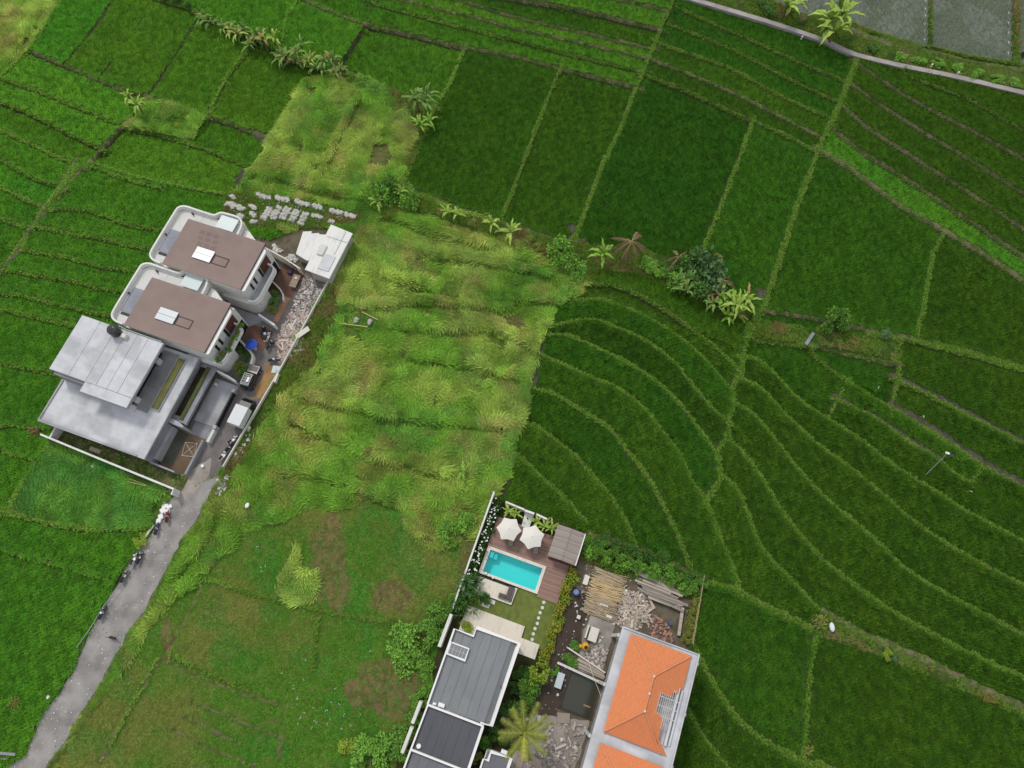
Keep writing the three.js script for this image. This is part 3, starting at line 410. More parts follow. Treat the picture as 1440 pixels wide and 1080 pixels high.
{
  const r = RNG(55), wild = [], lawn = [], bank = [], weeds = [], flowers = [], blooms = [[W(432, 960), 1, 2.2], [W(440, 995), 1, 2.4], [W(480, 1005), 0.6, 1.8], [W(365, 795), 0.3, 2], [W(535, 935), 0.25, 2.5]];
  for (let c = 0; c < NU * NV; c++) {
    if (inView[c] !== 2) continue; const t = typ[c]; const u = U0 + (c % NU + r()) * C, v = V0 + (((c / NU) | 0) + r()) * C, h = hgt[c];
    if (t === WILD && r() < 0.85) {
      let road = false; for (const [a, b] of [[6, 0], [-6, 0], [0, 6], [0, -6], [4, 4], [-4, -4], [-4, 4], [4, -4]]) if (typ[c + a + b * NU] === ROAD) road = true;
      const fl = fbm(u * 0.11, v * 0.11, 61, 3) * 14 + 1.1, p = fbm(u * 0.17, v * 0.17, 67, 4), q = fbm(u * 0.5, v * 0.5, 71, 2), k = (0.58 + 0.74 * r()) * (0.48 + 1.12 * q), south = u < -50 && v > -6 ? 1 : 0, dry = (1 - south) * 0.65 * sm(0.57, 0.74, fbm(u * 0.3, v * 0.3, 73, 3));
      const fresh = sm(0.36, 0.62, p) * (1 - 0.8 * south);
      const dk = sm(0.52, 0.66, fbm(u * 0.21 + 9, v * 0.3, 75, 3)); let cr = 0.15 + 0.125 * fresh - 0.05 * south - 0.04 * dk, cg = 0.315 + 0.075 * fresh - 0.04 * south - 0.05 * dk, cb = 0.035 + 0.03 * fresh; cr += dry * 0.10; cg -= dry * 0.045; cb += dry * 0.03;
      const dens = fbm(u * 0.45, v * 0.45, 79, 3); if (dens < 0.24) continue;
      wild.push([u, h - 0.03, v, fl + (r() - 0.5) * 0.7, (0.75 + 0.55 * r()) * (road ? 0.4 : 1), (0.6 + 0.6 * r()) * (0.6 + 0.8 * q) * (road ? 0.5 : 1), cr * k, cg * k, cb * k]);
    } else if ((t === LAWN && r() < 0.8) || (t === BARE && r() < 0.4)) {
      const p = fbm(u * 0.13, v * 0.13, 35, 3), k = 0.75 + 0.5 * r(), d = sm(0.35, 0.65, p), gr = sm(0.5, 0.65, fbm(u * 0.28, v * 0.28, 37, 3)); lawn.push([u, h - 0.01, v, r() * 6.3, 0.8 + 0.6 * r(), (0.6 + 0.7 * r()) * (0.6 + 0.9 * fbm(u * 0.3, v * 0.3, 83, 3)), (0.11 + 0.10 * d - 0.035 * gr) * k, (0.275 - 0.01 * d + 0.02 * gr) * k, (0.03 + 0.025 * d) * k]);
      const fd = 0.005 + blooms.reduce((s, [[a, b], k, w]) => s + k * Math.exp(-((u - a) ** 2 + (v - b) ** 2) / (w * w)), 0);
      if (t === LAWN && r() < fd * 0.07) flowers.push([u, h + 0.16, v, r() * 6.3, 0.9 + 0.7 * r(), 1, 0.8, 0.8, 0.78]);
    } else if ((t === BUND && r() < 0.85) || (t === DIRT && r() < 0.22)) {
      const p = fbm(u * 0.6, v * 0.6, 87, 2), k = (0.78 + 0.44 * r()) * (u < -38 ? 1.1 : v < -60 ? 0.85 : 0.82); bank.push([u, h - 0.02, v, r() * 6.3, 0.55 + 0.35 * r(), 0.35 + 0.4 * r(), (0.16 + 0.06 * p) * k, (0.335 + 0.03 * p) * k, (0.035 + 0.02 * p) * k]);
    } else if (t === BANK && r() < 0.75) {
      const p = fbm(u * 0.35, v * 0.35, 89, 3), k = 0.65 + 0.6 * r(), low = u > 24 ? 0.45 : 1, dry = sm(0.5, 0.7, fbm(u * 0.3, v * 0.3, 95, 3)); if (p < 0.3) continue;
      weeds.push([u, h - 0.02, v, r() * 6.3, (0.9 + 0.7 * r()) * (0.6 + 0.4 * low), (0.7 + 0.9 * p) * low, (0.09 + 0.07 * p + 0.08 * dry) * k, (0.215 - 0.03 * dry) * k, (0.03 + 0.03 * dry) * k]);
    }
  }
  const add = (n, g, l, lb, cat) => tag(scatter(scene, n, g, bladeMat, l), lb, cat, null, 'stuff');
  add('wild_grass', wildTuft, wild, 'long yellow green grass bent over by the wind on the rough plots', 'grass');
  add('lawn_grass', lawnTuft, lawn, 'short olive green grass on the open plot beside the road', 'grass');
  add('bank_grass', bankTuft, bank, 'light green grass along the banks between the paddies', 'grass');
  add('bank_weeds', bankTuft, weeds, 'green weeds on the wider banks and plot edges', 'weeds');
  const fl = mergeGeometries([0, 1, 2].map((k) => new THREE.CircleGeometry(0.035, 6).rotateX(-1.4 + k * 0.4).translate(0.1 * k - 0.1, 0.05 * k, 0.08 * (k % 2))));
  fl.setAttribute('color', new THREE.Float32BufferAttribute(new Float32Array(fl.attributes.position.count * 3).fill(1), 3));
  add('white_flowering_weeds', fl, flowers, 'small white flowers dotted over the short grass', 'flowers');
  console.log('wild', wild.length, 'lawn', lawn.length, 'bank', bank.length, 'weeds', weeds.length, flowers.length);
}

// ---------------------------------------------------------------- walls and paving
// a wall of even thickness along a plan line
function along(pts, th, y0, y1) {
  const n = pts.length, off = (s) => pts.map((p, i) => { const a = pts[Math.max(0, i - 1)], b = pts[Math.min(n - 1, i + 1)], dx = b[0] - a[0], dz = b[1] - a[1], l = Math.hypot(dx, dz) || 1; let k = 1; if (i > 0 && i < n - 1) { const e = [p[0] - a[0], p[1] - a[1]], el = Math.hypot(...e) || 1; k = 1 / Math.max(0.5, Math.abs((e[0] * dx + e[1] * dz) / (el * l))); } return [p[0] - dz / l * th / 2 * s * k, p[1] + dx / l * th / 2 * s * k]; });
  return prism([...off(1), ...off(-1).reverse()], y0, y1);
}
const curve = (pts, n = 5) => { const out = []; for (let k = 0; k + 1 < pts.length; k++) { const a = pts[Math.max(0, k - 1)], b = pts[k], c = pts[k + 1], d = pts[Math.min(pts.length - 1, k + 2)]; for (let i = 0; i < n; i++) { const t = i / n, f = (m) => 0.5 * (2 * b[m] + (c[m] - a[m]) * t + (2 * a[m] - 5 * b[m] + 4 * c[m] - d[m]) * t * t + (3 * b[m] - a[m] - 3 * c[m] + d[m]) * t * t * t); out.push([f(0), f(1)]); } } out.push(pts[pts.length - 1]); return out; };
const rect = (x0, x1, z0, z1) => [[x0, z0], [x1, z0], [x1, z1], [x0, z1]];
const wob = (pts, a, s) => { const out = []; for (let k = 0; k < pts.length; k++) { const p = pts[k], q = pts[(k + 1) % pts.length], n = Math.max(1, Math.round(Math.hypot(q[0] - p[0], q[1] - p[1]) / 0.6)); for (let i = 0; i < n; i++) { const x = p[0] + (q[0] - p[0]) * i / n, z = p[1] + (q[1] - p[1]) * i / n; out.push([x + a * (vn(x * 1.3, z * 1.3, s) - 0.5), z + a * (vn(x * 1.3, z * 1.3, s + 9) - 0.5)]); } } return out; };
const pave = (name, label, pts, y, m, cat = 'paving') => single(name, label, cat, prism(pts, -0.06, y), m, null, null, 'structure');
const roadWorld = [...roadL, ...roadR.slice().reverse()].map(([x, y]) => W(x, y));
pave('road', 'grey gravelly lane running down from the villas', wob(roadWorld, 0.5, 3), 0.03, M.road, 'road');
pave('pavement', 'grey paved yard in front of the villas and the concrete house', wob([[-54.4, -42.2], [-45, -41.2], [-46.4, -22], [-46.7, -8.5], [-48.6, -5.6], [-52, -5.7], [-54.6, -11]], 0.3, 5), 0.026, M.yardPave);
pave('pavement', 'brown dusty forecourt where the lane meets the yard', wob([[-52.2, -5.5], [-49.2, -9.2], [-48.2, -7], [-49.3, -3.6], [-51, -2.6]], 0.5, 7), 0.034, M.dustGrey);
pave('pavement', 'orange sandy strip of the yard beside the dark car', wob([[-48.4, -25], [-46.1, -25.6], [-46, -19.8], [-47.7, -19]], 0.7, 8), 0.034, M.sand);
pave('pavement', 'brown tiled yard in front of the villa with the bare balcony', rect(-53.3, -49.3, -41.6, -36.2), 0.038, M.redFloor);
pave('pavement', 'reddish tiled yard in front of the villa with the planted balcony', rect(-53.4, -49.6, -30.2, -26.6), 0.038, M.redFloor);
pave('pavement', 'dark grey ramp between the two villas', [[-58, -31.95], [-51.4, -31.6], [-53.4, -29.7], [-58, -29.7]], 0.042, M.grey);
pave('pavement', 'terracotta strip edging the yard', rect(-50.5, -49.6, -36.2, -31.8), 0.046, M.terracotta);
pave('pavement', 'light grey tiled driveway of the concrete house', rect(-54.3, -50.45, -20.3, -13.4), 0.044, M.midgrey);
pave('pavement', 'dark slate slab at the end of the driveway', rect(-54.0, -50.6, -13.3, -11.4), 0.048, M.grey);
single('boundary_wall', 'long white wall along the south side of the concrete house', 'wall', mergeGeometries([along([[-72.8, -3.9], [-62, -3.55], [-51.05, -3.25], [-50.95, -2.45]], 0.26, 0, 2.2), along([[-71.4, -5.6], [-71.35, -4.0]], 0.24, 0, 2.1)].map(worldUV)), M.white);
single('boundary_wall', 'thin cream wall along the east side of the paved yard', 'wall', along([[-46.72, -8.5], [-45.6, -24.6], [-45.0, -40.6]], 0.16, 0, 0.85), M.cream);
single('boundary_wall', 'cream wall behind the yard of the villa with the bare balcony', 'wall', along([[-56.4, -42.2], [-52.6, -41.5], [-49.4, -40.6]], 0.2, 0, 2.1), M.cream);
single('boundary_wall', 'short white wall stub between the two villa yards', 'wall', along([[-52.2, -31.5], [-50.6, -31.1], [-49.1, -30.7]], 0.28, 0, 1.7), M.white);
single('boundary_wall', 'white wall between the planted villa and the driveway', 'wall', along([[-53.9, -21.1], [-51.7, -20.8], [-50.4, -20.5]], 0.26, 0, 1.9), M.white);
single('garden_wall', 'low curved white wall round the bed below the bare balcony', 'wall', along(curve([[-53.1, -37.6], [-51.6, -36.9], [-50.6, -36.1], [-50.1, -35.2]]), 0.2, 0, 0.9), M.cream);
single('garden_wall', 'low curved white wall round the bed below the planted balcony', 'wall', along(curve([[-53.5, -27.0], [-51.9, -26.2], [-50.4, -25.3], [-49.95, -23.9]]), 0.3, 0, 1.0), M.cream);
single('canal_path', 'raised concrete path winding along the north bank', 'path', along(trace([[967, -1], [1037, 20], [1093, 37], [1160, 60], [1200, 78], [1260, 93], [1343, 110], [1440, 133]]).filter((p, i) => i % 5 === 0), 0.95, -0.6, 0.42), M.canal, null, null, 'structure');

// ---------------------------------------------------------------- the two white villas
function makeVilla() {
  const t = thing('white_villa', 'white two storey villa with brown flat roof and a bare rounded balcony', 'villa', [-61, 0, -37.5], 0, 'white villas with brown roofs');
  const w = wpart(t, 'wall', prism([...rrect(-69.2, -58.5, -42.5, -40.5, [1.3, 0.5, 0.01, 0.01]).slice(0, 12), [-58.5, -40.45], [-53.4, -40.45], ...rrect(-69.2, -53.4, -41, -32.5, [0.1, 0.1, 1.2, 1.3]).slice(12)], 0, 6.0), M.white);
  wpart(w, 'stair_bay', prism(rrect(-62.8, -58.6, -43.5, -42.2, [0.8, 0.8, 0.01, 0.01]), 0, 5.98), M.white);
  wpart(t, 'terrace_floor', prism(rrect(-69.0, -58.5, -42.3, -32.8, [1.2, 0.1, 0.1, 1.2]), 6.0, 6.05), M.pale);
  wpart(t, 'parapet', along([...curve([[-67.0, -32.62], [-68.4, -32.75], [-69.2, -33.4], [-69.35, -34.6]], 4), ...curve([[-69.35, -36], [-69.3, -40.8], [-69.15, -42.1], [-68.2, -42.62], [-66.6, -42.62]], 4), ...curve([[-64.4, -42.62], [-63.3, -42.72], [-62.6, -43.4], [-61.2, -43.55], [-59.6, -43.5], [-58.75, -42.8], [-58.5, -41.6]], 4), [-58.45, -40.65]], 0.26, 5.95, 6.85), M.white);
  wpart(t, 'glass_canopy', box(-62.4, -59.5, 6.55, 6.6, -43.2, -41.0), M.teal);
  wpart(t, 'side_canopy', prism([[-58.3, -42.4], [-57.6, -42.3], [-55.2, -40.75], [-58.3, -40.75]], 5.6, 5.72), M.white);
  wpart(t, 'upper_wall', prism(rrect(-66.15, -53.6, -40.4, -32.48, [0.2, 0.2, 0.9, 0.2]), 6.05, 7.34), M.white);
  const r = wpart(t, 'roof', prism(rrect(-66.25, -53.35, -40.5, -32.35, 0.08, 2), 7.34, 7.5), M.brownRoof);
  wpart(r, 'roof_edge', along([[-53.33, -40.5], [-53.33, -32.33]], 0.07, 7.3, 7.53), M.brownDark);
  const sk = wpart(t, 'skylight', box(-62.45, -59.6, 7.5, 7.66, -36.55, -34.75), M.dark);
  wpart(sk, 'pane', box(-62.5, -59.62, 7.66, 7.72, -36.6, -35.68), M.skylight); wpart(sk, 'pane', box(-62.5, -59.62, 7.66, 7.72, -35.63, -34.72), M.skylight);
  for (const b of [[-59.5, -57.1, -36.25, -36.15], [-59.5, -57.1, -34.9, -34.8], [-57.2, -57.1, -36.15, -34.9], [-59.5, -59.4, -36.15, -34.9]]) wpart(t, 'roof_curb', box(b[0], b[1], 7.5, 7.58, b[2], b[3]), M.brownDark);
  wpart(t, 'terrace_mat', box(-68.9, -67.0, 6.05, 6.1, -38.6, -34.6), M.slate); wpart(t, 'drain', box(-68.6, -67.2, 6.05, 6.16, -34.5, -34.1), M.dark);
  wpart(t, 'terrace_vent', cyl(0.14, 0.14, 0.5, 10).translate(-66.9, 6.05, -42.0), M.dark); wpart(t, 'terrace_vent', cyl(0.12, 0.12, 0.4, 10).translate(-69.0, 6.05, -37.4), M.dark);
  wpart(t, 'fascia', prism(rrect(-53.34, -52.8, -39.7, -32.3, [0.01, 0.5, 0.3, 0.01]), 6.85, 7.28), M.trim);
  wpart(t, 'window', box(-53.42, -53.34, 4.1, 6.7, -34.45, -34.05), M.glassDark); wpart(t, 'window', box(-53.42, -53.34, 4.1, 6.7, -35.5, -35.1), M.glassDark);
  wpart(t, 'balcony_door', box(-53.42, -53.33, 3.5, 6.75, -37.15, -36.7), M.glassDark); wpart(t, 'wooden_screen', box(-53.42, -53.31, 3.5, 6.6, -39.5, -37.3), M.wood);
  const b = wpart(t, 'balcony', prism(rrect(-53.4, -51.85, -38.9, -32.1, [0.01, 0.9, 1.3, 0.01]), 3.2, 3.5), M.white);
  wpart(b, 'balcony_floor', prism(rrect(-53.38, -52.1, -38.7, -32.3, [0.01, 0.8, 1.1, 0.01]), 3.5, 3.52), M.midgrey);
  wpart(b, 'balcony_parapet', along([[-53.35, -38.8], ...curve([[-52.9, -38.78], [-52.2, -38.5], [-51.95, -37.8], [-51.95, -36]], 3), ...curve([[-51.95, -34], [-51.98, -33.2], [-52.4, -32.4], [-53.3, -32.15]], 4)], 0.2, 3.5, 4.35), M.trim);
  wpart(t, 'lower_bay', prism(rrect(-58, -52.35, -35.6, -32.05, [0.2, 0.4, 1.6, 0.2]), 0, 3.18), M.pale);
  wpart(t, 'sliding_door', box(-53.4, -53.33, 0, 2.8, -40.2, -36.2), M.glassDark);
  return t;
}
const villa = makeVilla();
dup(villa, [-61.25, 0, -26.85], 0, 'white two storey villa with brown flat roof and plants spilling over its balcony');

for (let k = 0; k < 9; k++) wpart(villa, 'roof_patch', box(-63.6 + (k % 3) * 1.15 + 0.3 * Math.floor(k / 3), -62.75 + (k % 3) * 1.15 + 0.3 * Math.floor(k / 3), 7.5, 7.506, -39.4 + Math.floor(k / 3) * 0.95, -38.75 + Math.floor(k / 3) * 0.95), M.roofPatch);
// ---------------------------------------------------------------- the grey concrete house
{
  const t = thing('concrete_house', 'grey flat roofed concrete house with a raised white slab roof', 'house', [-64, 0, -13.5]);
  wpart(t, 'wall', box(-72.2, -57.4, 0, 3.3, -21.2, -6.2), M.grey);
  const lo = wpart(t, 'lower_roof', prism(rect(-73, -56, -21.5, -5.5), 3.3, 3.78), M.concrete);
  wpart(lo, 'roof_rim', along([[-72.9, -12.0], [-72.9, -5.6], [-57.2, -5.6]], 0.22, 3.78, 4.0), M.midgrey);
  wpart(lo, 'front_edge', box(-56.0, -55.86, 3.2, 3.95, -21.5, -5.5), M.grey);
  wpart(t, 'upper_wall', box(-72.6, -61.5, 3.78, 6.6, -20.7, -12.0), M.grey);
  const up = wpart(t, 'upper_roof', prism([[-73.3, -21.2], [-60, -21.2], [-60, -10.85], [-67.45, -10.85], [-67.45, -12.35], [-73.3, -12.35]], 6.6, 6.96), M.midgrey);
  const xs = [-73.25, -70.2, -67.5, -65.8, -64.1, -62.4, -60.05]; // slab bays with open joints
  for (let k = 0; k < 6; k++) wpart(up, 'roof_slab', box(xs[k] + 0.03, xs[k + 1] - 0.03, 6.96, 7.05, -21.15, -12.42), M.concrete);
  wpart(up, 'roof_slab', box(-67.4, -60.05, 6.96, 7.1, -12.36, -10.9), M.concrete);
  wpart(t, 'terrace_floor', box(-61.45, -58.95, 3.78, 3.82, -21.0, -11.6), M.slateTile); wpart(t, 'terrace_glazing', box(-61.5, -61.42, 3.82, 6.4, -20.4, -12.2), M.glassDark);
  const pl = wpart(t, 'roof_planter', box(-58.9, -57.5, 3.78, 4.05, -20.7, -12.3), M.midgrey); wpart(pl, 'planting', box(-58.65, -57.65, 4.05, 4.2, -20.5, -12.5), mat(0.19, 0.18, 0.06, { map: tGround }));
  for (const [z, h] of [[-19.4, 1.2], [-13.2, 1.0], [-11.9, 0.9]]) wpart(t, 'air_conditioner', rbox(-61.3, -60.75, 3.82, 3.82 + h, z, z + 0.85), M.pale);
  wpart(t, 'front_glazing', box(-57.42, -57.3, 0.2, 3.2, -20.6, -12.6), M.glassDark);
  const l2 = wpart(t, 'entrance_roof', prism(rect(-57.3, -53.75, -21.3, -12.1), 2.1, 2.4, [rect(-56.2, -55.1, -20.8, -12.9)]), M.grey); wpart(l2, 'edge_planter', box(-55.0, -54.5, 2.4, 2.62, -21.0, -12.5), mat(0.10, 0.12, 0.03, { map: tGround })); wpart(l2, 'front_edge', box(-53.85, -53.7, 2.05, 2.6, -21.3, -12.0), M.slate);
  wpart(t, 'entrance_column', prism(curve([[-57.2, -12.1], [-55.4, -12.15], [-54.2, -11.9], [-53.7, -11.5], [-55.6, -11.5], [-57.2, -11.6]], 3), 0, 2.9), M.midgrey);
  wpart(t, 'side_wing', box(-57.3, -56.1, 0, 2.7, -11.4, -5.6), M.slate); wpart(t, 'side_ledge', box(-56.1, -55.7, 0, 1.6, -11.3, -6.2), M.midgrey);
  wpart(t, 'front_wall', along([[-56.1, -5.55], [-52.3, -5.45]], 0.22, 0, 1.9), M.slate);
  const gt = thing('driveway_gate', 'low dark sliding gate across the grey driveway', 'gate', [-50.35, 0, -16.2]); wpart(gt, 'panel', box(-50.42, -50.28, 0.1, 1.1, -19.1, -13.4), M.black); wpart(gt, 'rail', box(-50.46, -50.24, 1.1, 1.18, -19.1, -13.4), M.dark); for (const z of [-19.2, -13.3]) wpart(gt, 'post', box(-50.6, -50.1, 0, 1.3, z - 0.25, z + 0.25), M.midgrey);
  single('garden_wall', 'pale wall beside the slate slab and gate', 'wall', box(-50.6, -50.2, 0, 1.0, -13.0, -11.0), M.pale);
  pave('garden_bed', 'brown earth courtyard in front of the concrete house', rect(-55.6, -51.3, -11.3, -5.7), 0.05, M.soil, 'earth');
  pave('garden_bed', 'mossy grey pond basin in the courtyard of the concrete house', rect(-55.7, -54.0, -11.2, -6.2), 0.07, mat(0.085, 0.095, 0.07, { map: tSoil, roughness: 0.5 }), 'pond');
  single('garden_wall', 'dark low wall on the street side of the earth courtyard', 'wall', box(-51.3, -51.0, 0, 1.0, -11.0, -5.7), M.grey);
  const fr = thing('timber_lattice', 'loose timber frame lying in the earth courtyard', 'timber', [-52.7, 0.08, -9.2], 0.25); for (const [a, b] of [[[-0.9, -1], [0.9, -1]], [[-0.9, 1], [0.9, 1]], [[-0.9, -1], [-0.9, 1]], [[0.9, -1], [0.9, 1]], [[-0.9, -1], [0.9, 1]], [[-0.9, 1], [0.9, -1]]]) part(fr, 'batten', rod([a[0], 0.05, a[1]], [b[0], 0.05, b[1]], 0.06), M.paleWood);
  const tk = thing('water_tank', 'dark ribbed water tank on the slab roof of the concrete house', 'water tank', [-67.0, 7.05, -20.35]);
  part(tk, 'tank', new THREE.LatheGeometry([[0.01, 0.25], [0.75, 0.25], [0.8, 0.35], [0.76, 0.6], [0.8, 0.85], [0.76, 1.1], [0.8, 1.35], [0.7, 1.55], [0.3, 1.7], [0.01, 1.72]].map((p) => new THREE.Vector2(...p)), 20), M.carDark); part(tk, 'lid', cyl(0.25, 0.22, 0.12).translate(0, 1.68, 0), M.dark); for (const [x, z] of [[-0.5, -0.5], [0.5, -0.5], [-0.5, 0.5], [0.5, 0.5]]) part(tk, 'leg', rod([x, 0, z], [x, 0.27, z], 0.06), M.metal);
  single('pump_box', 'small pale box beside the dark roof tank', 'box', rbox(-65.95, -65.2, 7.05, 7.7, -20.5, -19.9), M.cream);
  const pp = [[-67.3, 7.2, -21.4], [-66, 7.2, -21.25], [-62, 7.2, -21.25], [-60.3, 7.2, -21.25]]; single('water_pipe', 'pale green pipe along the roof edge from the tank', 'pipe', mergeGeometries(pp.slice(1).map((p, k) => rod(pp[k], p, 0.06))), mat(0.45, 0.6, 0.5));
  const bs = thing('board_stack', 'stack of pale boards in the passage by the white wall', 'boards', [-65.3, 0, -4.6], -0.03); for (let k = 0; k < 4; k++) part(bs, 'board', box(-0.85, 0.85, 0.02 + k * 0.14, 0.14 + k * 0.14, -0.3 + 0.02 * k, 0.3 + 0.02 * k), M.paleWood);
}
// ---------------------------------------------------------------- the white outbuilding
{
  const t = thing('white_outbuilding', 'low unfinished outbuilding with a stepped white slab roof', 'outbuilding', [-47, 0, -44.6]);
  wpart(t, 'wall', box(-47.5, -44.3, 0, 2.7, -48.7, -40.5), M.stone); wpart(t, 'wall', box(-50.9, -47.6, 0, 2.5, -46.3, -42.6), M.stone);
  const r = wpart(t, 'roof', prism([[-47.75, -49.05], [-43.85, -48.7], [-44.0, -40.15], [-48.2, -40.35], [-48.2, -42.2], [-47.75, -42.2]], 2.7, 2.95), M.white);
  wpart(t, 'roof', prism([[-51.45, -46.5], [-50.2, -47.0], [-50.1, -46.6], [-49.0, -47.1], [-48.8, -46.9], [-47.8, -47.2], [-47.8, -42.1], [-48.8, -42.0], [-50.8, -42.5]], 2.5, 2.75), M.white);
  wpart(r, 'roof_plate', box(-46.4, -44.6, 2.95, 3.08, -43.9, -41.2), M.concrete); wpart(r, 'roof_plate', box(-47.6, -46.6, 2.95, 3.25, -45.2, -43.4), M.pale); wpart(r, 'joint', box(-45.0, -44.93, 2.95, 3.0, -48.6, -44.2), M.midgrey); wpart(r, 'joint', box(-47.5, -44, 2.95, 3.0, -46.9, -46.83), M.midgrey);
  wpart(t, 'opening', box(-48.3, -47.6, 0.4, 2.3, -41.9, -41.7), M.black);
}
// ---------------------------------------------------------------- pool villa
{
  const pool = thing('swimming_pool', 'turquoise swimming pool with pale stone edging', 'pool', [-3, 0, -8.85]);
  wpart(pool, 'coping', prism(rect(-7.3, 1.15, -10.8, -6.95), -0.05, 0.3, [rect(-6.8, 0.72, -10.38, -7.28)]), M.coping);
  wpart(pool, 'basin', mergeGeometries([box(-6.85, 0.77, -1.45, -1.35, -10.43, -7.23), box(-6.85, -6.8, -1.35, 0.24, -10.43, -7.23), box(0.72, 0.77, -1.35, 0.24, -10.43, -7.23), box(-6.8, 0.72, -1.35, 0.24, -10.43, -10.38), box(-6.8, 0.72, -1.35, 0.24, -7.28, -7.23)]), mat(0.12, 0.72, 0.72));
  wpart(pool, 'step', box(-6.8, -5.6, -1.35, -0.35, -10.38, -9.4), mat(0.10, 0.60, 0.62)); wpart(pool, 'step', box(-6.8, -6.2, -0.35, -0.05, -10.38, -9.4), mat(0.12, 0.62, 0.64));
  wpart(pool, 'water', new THREE.PlaneGeometry(7.52, 3.1).rotateX(-Math.PI / 2).translate(-3.04, 0.19, -8.83), new THREE.MeshPhysicalMaterial({ color: new THREE.Color().setRGB(0.62, 0.97, 0.97), transmission: 1, thickness: 0, roughness: 0.05, ior: 1.33, bumpMap: tRipple, bumpScale: 0.02 }));
  const deck = thing('wooden_deck', 'reddish brown timber deck round the pool', 'deck', [-1, 0, -12]); // boards in runs
  for (let k = 0; k < 7; k++) wpart(deck, 'board_run', box(-7.4, 0.75, 0, 0.2, -15.0 + k * 0.6, -14.415 + k * 0.6), M.deck); for (let k = 0; k < 14; k++) wpart(deck, 'board_run', box(k < 7 ? 0.76 : 1.17, 4.1, 0, 0.2, -15 + k * 0.6 - (k > 12 ? 0 : 0), -14.415 + k * 0.6), M.deck);
  const pv = thing('pool_pavilion', 'open pavilion with a weathered grey shingle roof beside the deck', 'pavilion', [2.8, 0, -14.2]);
  for (const [x, z] of [[1.2, -16], [4.4, -16], [1.2, -12.3], [4.4, -12.3]]) wpart(pv, 'post', box(x - 0.08, x + 0.08, 0, 2.5, z - 0.08, z + 0.08), M.wood);
  const rf = (x0, x1, y0, y1) => { const g = new THREE.BufferGeometry(); g.setAttribute('position', new THREE.Float32BufferAttribute([x0, y0, -16.4, x0, y0, -11.95, x1, y1, -16.4, x1, y1, -11.95, x0, y0 - 0.12, -16.4, x0, y0 - 0.12, -11.95, x1, y1 - 0.12, -16.4, x1, y1 - 0.12, -11.95], 3)); g.setIndex([0, 1, 2, 2, 1, 3, 4, 6, 5, 5, 6, 7, 0, 4, 1, 1, 4, 5, 2, 3, 6, 6, 3, 7, 0, 2, 4, 4, 2, 6, 1, 5, 3, 3, 5, 7]); return g.toNonIndexed(); };
  wpart(pv, 'roof_slope', rf(0.85, 2.78, 2.45, 2.75), M.shingle); wpart(pv, 'roof_slope', rf(2.82, 4.7, 2.75, 2.45), M.shingle); wpart(pv, 'ridge_cap', box(2.72, 2.88, 2.72, 2.8, -16.4, -11.95), M.greyWood); wpart(pv, 'edge_trim', box(4.7, 4.82, 2.2, 2.5, -16.4, -11.95), M.trim); wpart(pv, 'platform', box(1, 4.6, 0.2, 0.55, -16.2, -11.9), M.wood);
  const pr = (name, x, z, rot, lb) => { const t = thing(name, lb, 'parasol', [x, 0.2, z], rot, 'white parasols on the pool deck'); const pos = [], idx = [], N = 12; pos.push(0, 2.75, 0);
    for (let ring = 1; ring <= 4; ring++) for (let k = 0; k < N; k++) { const tip = k % 2 === 0, f = ring / 4, rad = (tip ? 1.72 : 1.36) * f, y = 2.75 - (tip ? 0.62 : 0.52) * Math.pow(f, 1.15); const a = k / N * 2 * Math.PI; pos.push(rad * Math.cos(a), y, rad * Math.sin(a)); }
    for (let k = 0; k < N; k++) { idx.push(0, 1 + (k + 1) % N, 1 + k); for (let q = 0; q < 3; q++) { const a = 1 + q * N + k, b = 1 + q * N + (k + 1) % N; idx.push(a, b, a + N, b, b + N, a + N); } }
    const g = new THREE.BufferGeometry(); g.setAttribute('position', new THREE.Float32BufferAttribute(pos, 3)); g.setIndex(idx); part(t, 'canopy', g.toNonIndexed(), M.canvas); part(t, 'pole', cyl(0.04, 0.03, 2.85, 8), M.wood); part(t, 'base', cyl(0.35, 0.3, 0.1, 14), M.midgrey); for (let k = 0; k < 6; k++) { const a = k / 6 * 2 * Math.PI; part(t, 'rib', rod([0, 2.68, 0], [1.66 * Math.cos(a), 2.08, 1.66 * Math.sin(a)], 0.015), M.wood); } return t; };
  pr('parasol', -5.25, -13.55, 0.2, 'scalloped white parasol on the deck next to the flowering wall hedge'); pr('parasol', -1.95, -13.6, 0.55, 'scalloped white parasol on the deck next to the white shower block');
  for (const [x, z, a, lb] of [[-1.0, -12.7, 0.25, 'brown deck lounger half under the parasol beside the shower block'], [-4.6, -12.6, 0.25, 'brown deck lounger half under the parasol beside the hedge']]) { const t = thing('sun_lounger', lb, 'lounger', [x, 0.2, z], a, 'loungers on the pool deck'); part(t, 'frame', box(-0.35, 0.35, 0.2, 0.3, -0.95, 0.95), M.wood); part(t, 'cushion', rbox(-0.33, 0.33, 0.3, 0.4, -0.4, 0.93), M.greyWood); const b = part(t, 'backrest', rbox(-0.33, 0.33, 0, 0.1, -0.7, 0), M.greyWood); b.position.set(0, 0.3, -0.35); b.rotation.x = 0.5; for (const [p, q] of [[-0.3, -0.8], [0.3, -0.8], [-0.3, 0.8], [0.3, 0.8]]) part(t, 'leg', box(p - 0.03, p + 0.03, 0, 0.2, q - 0.03, q + 0.03), M.wood); }
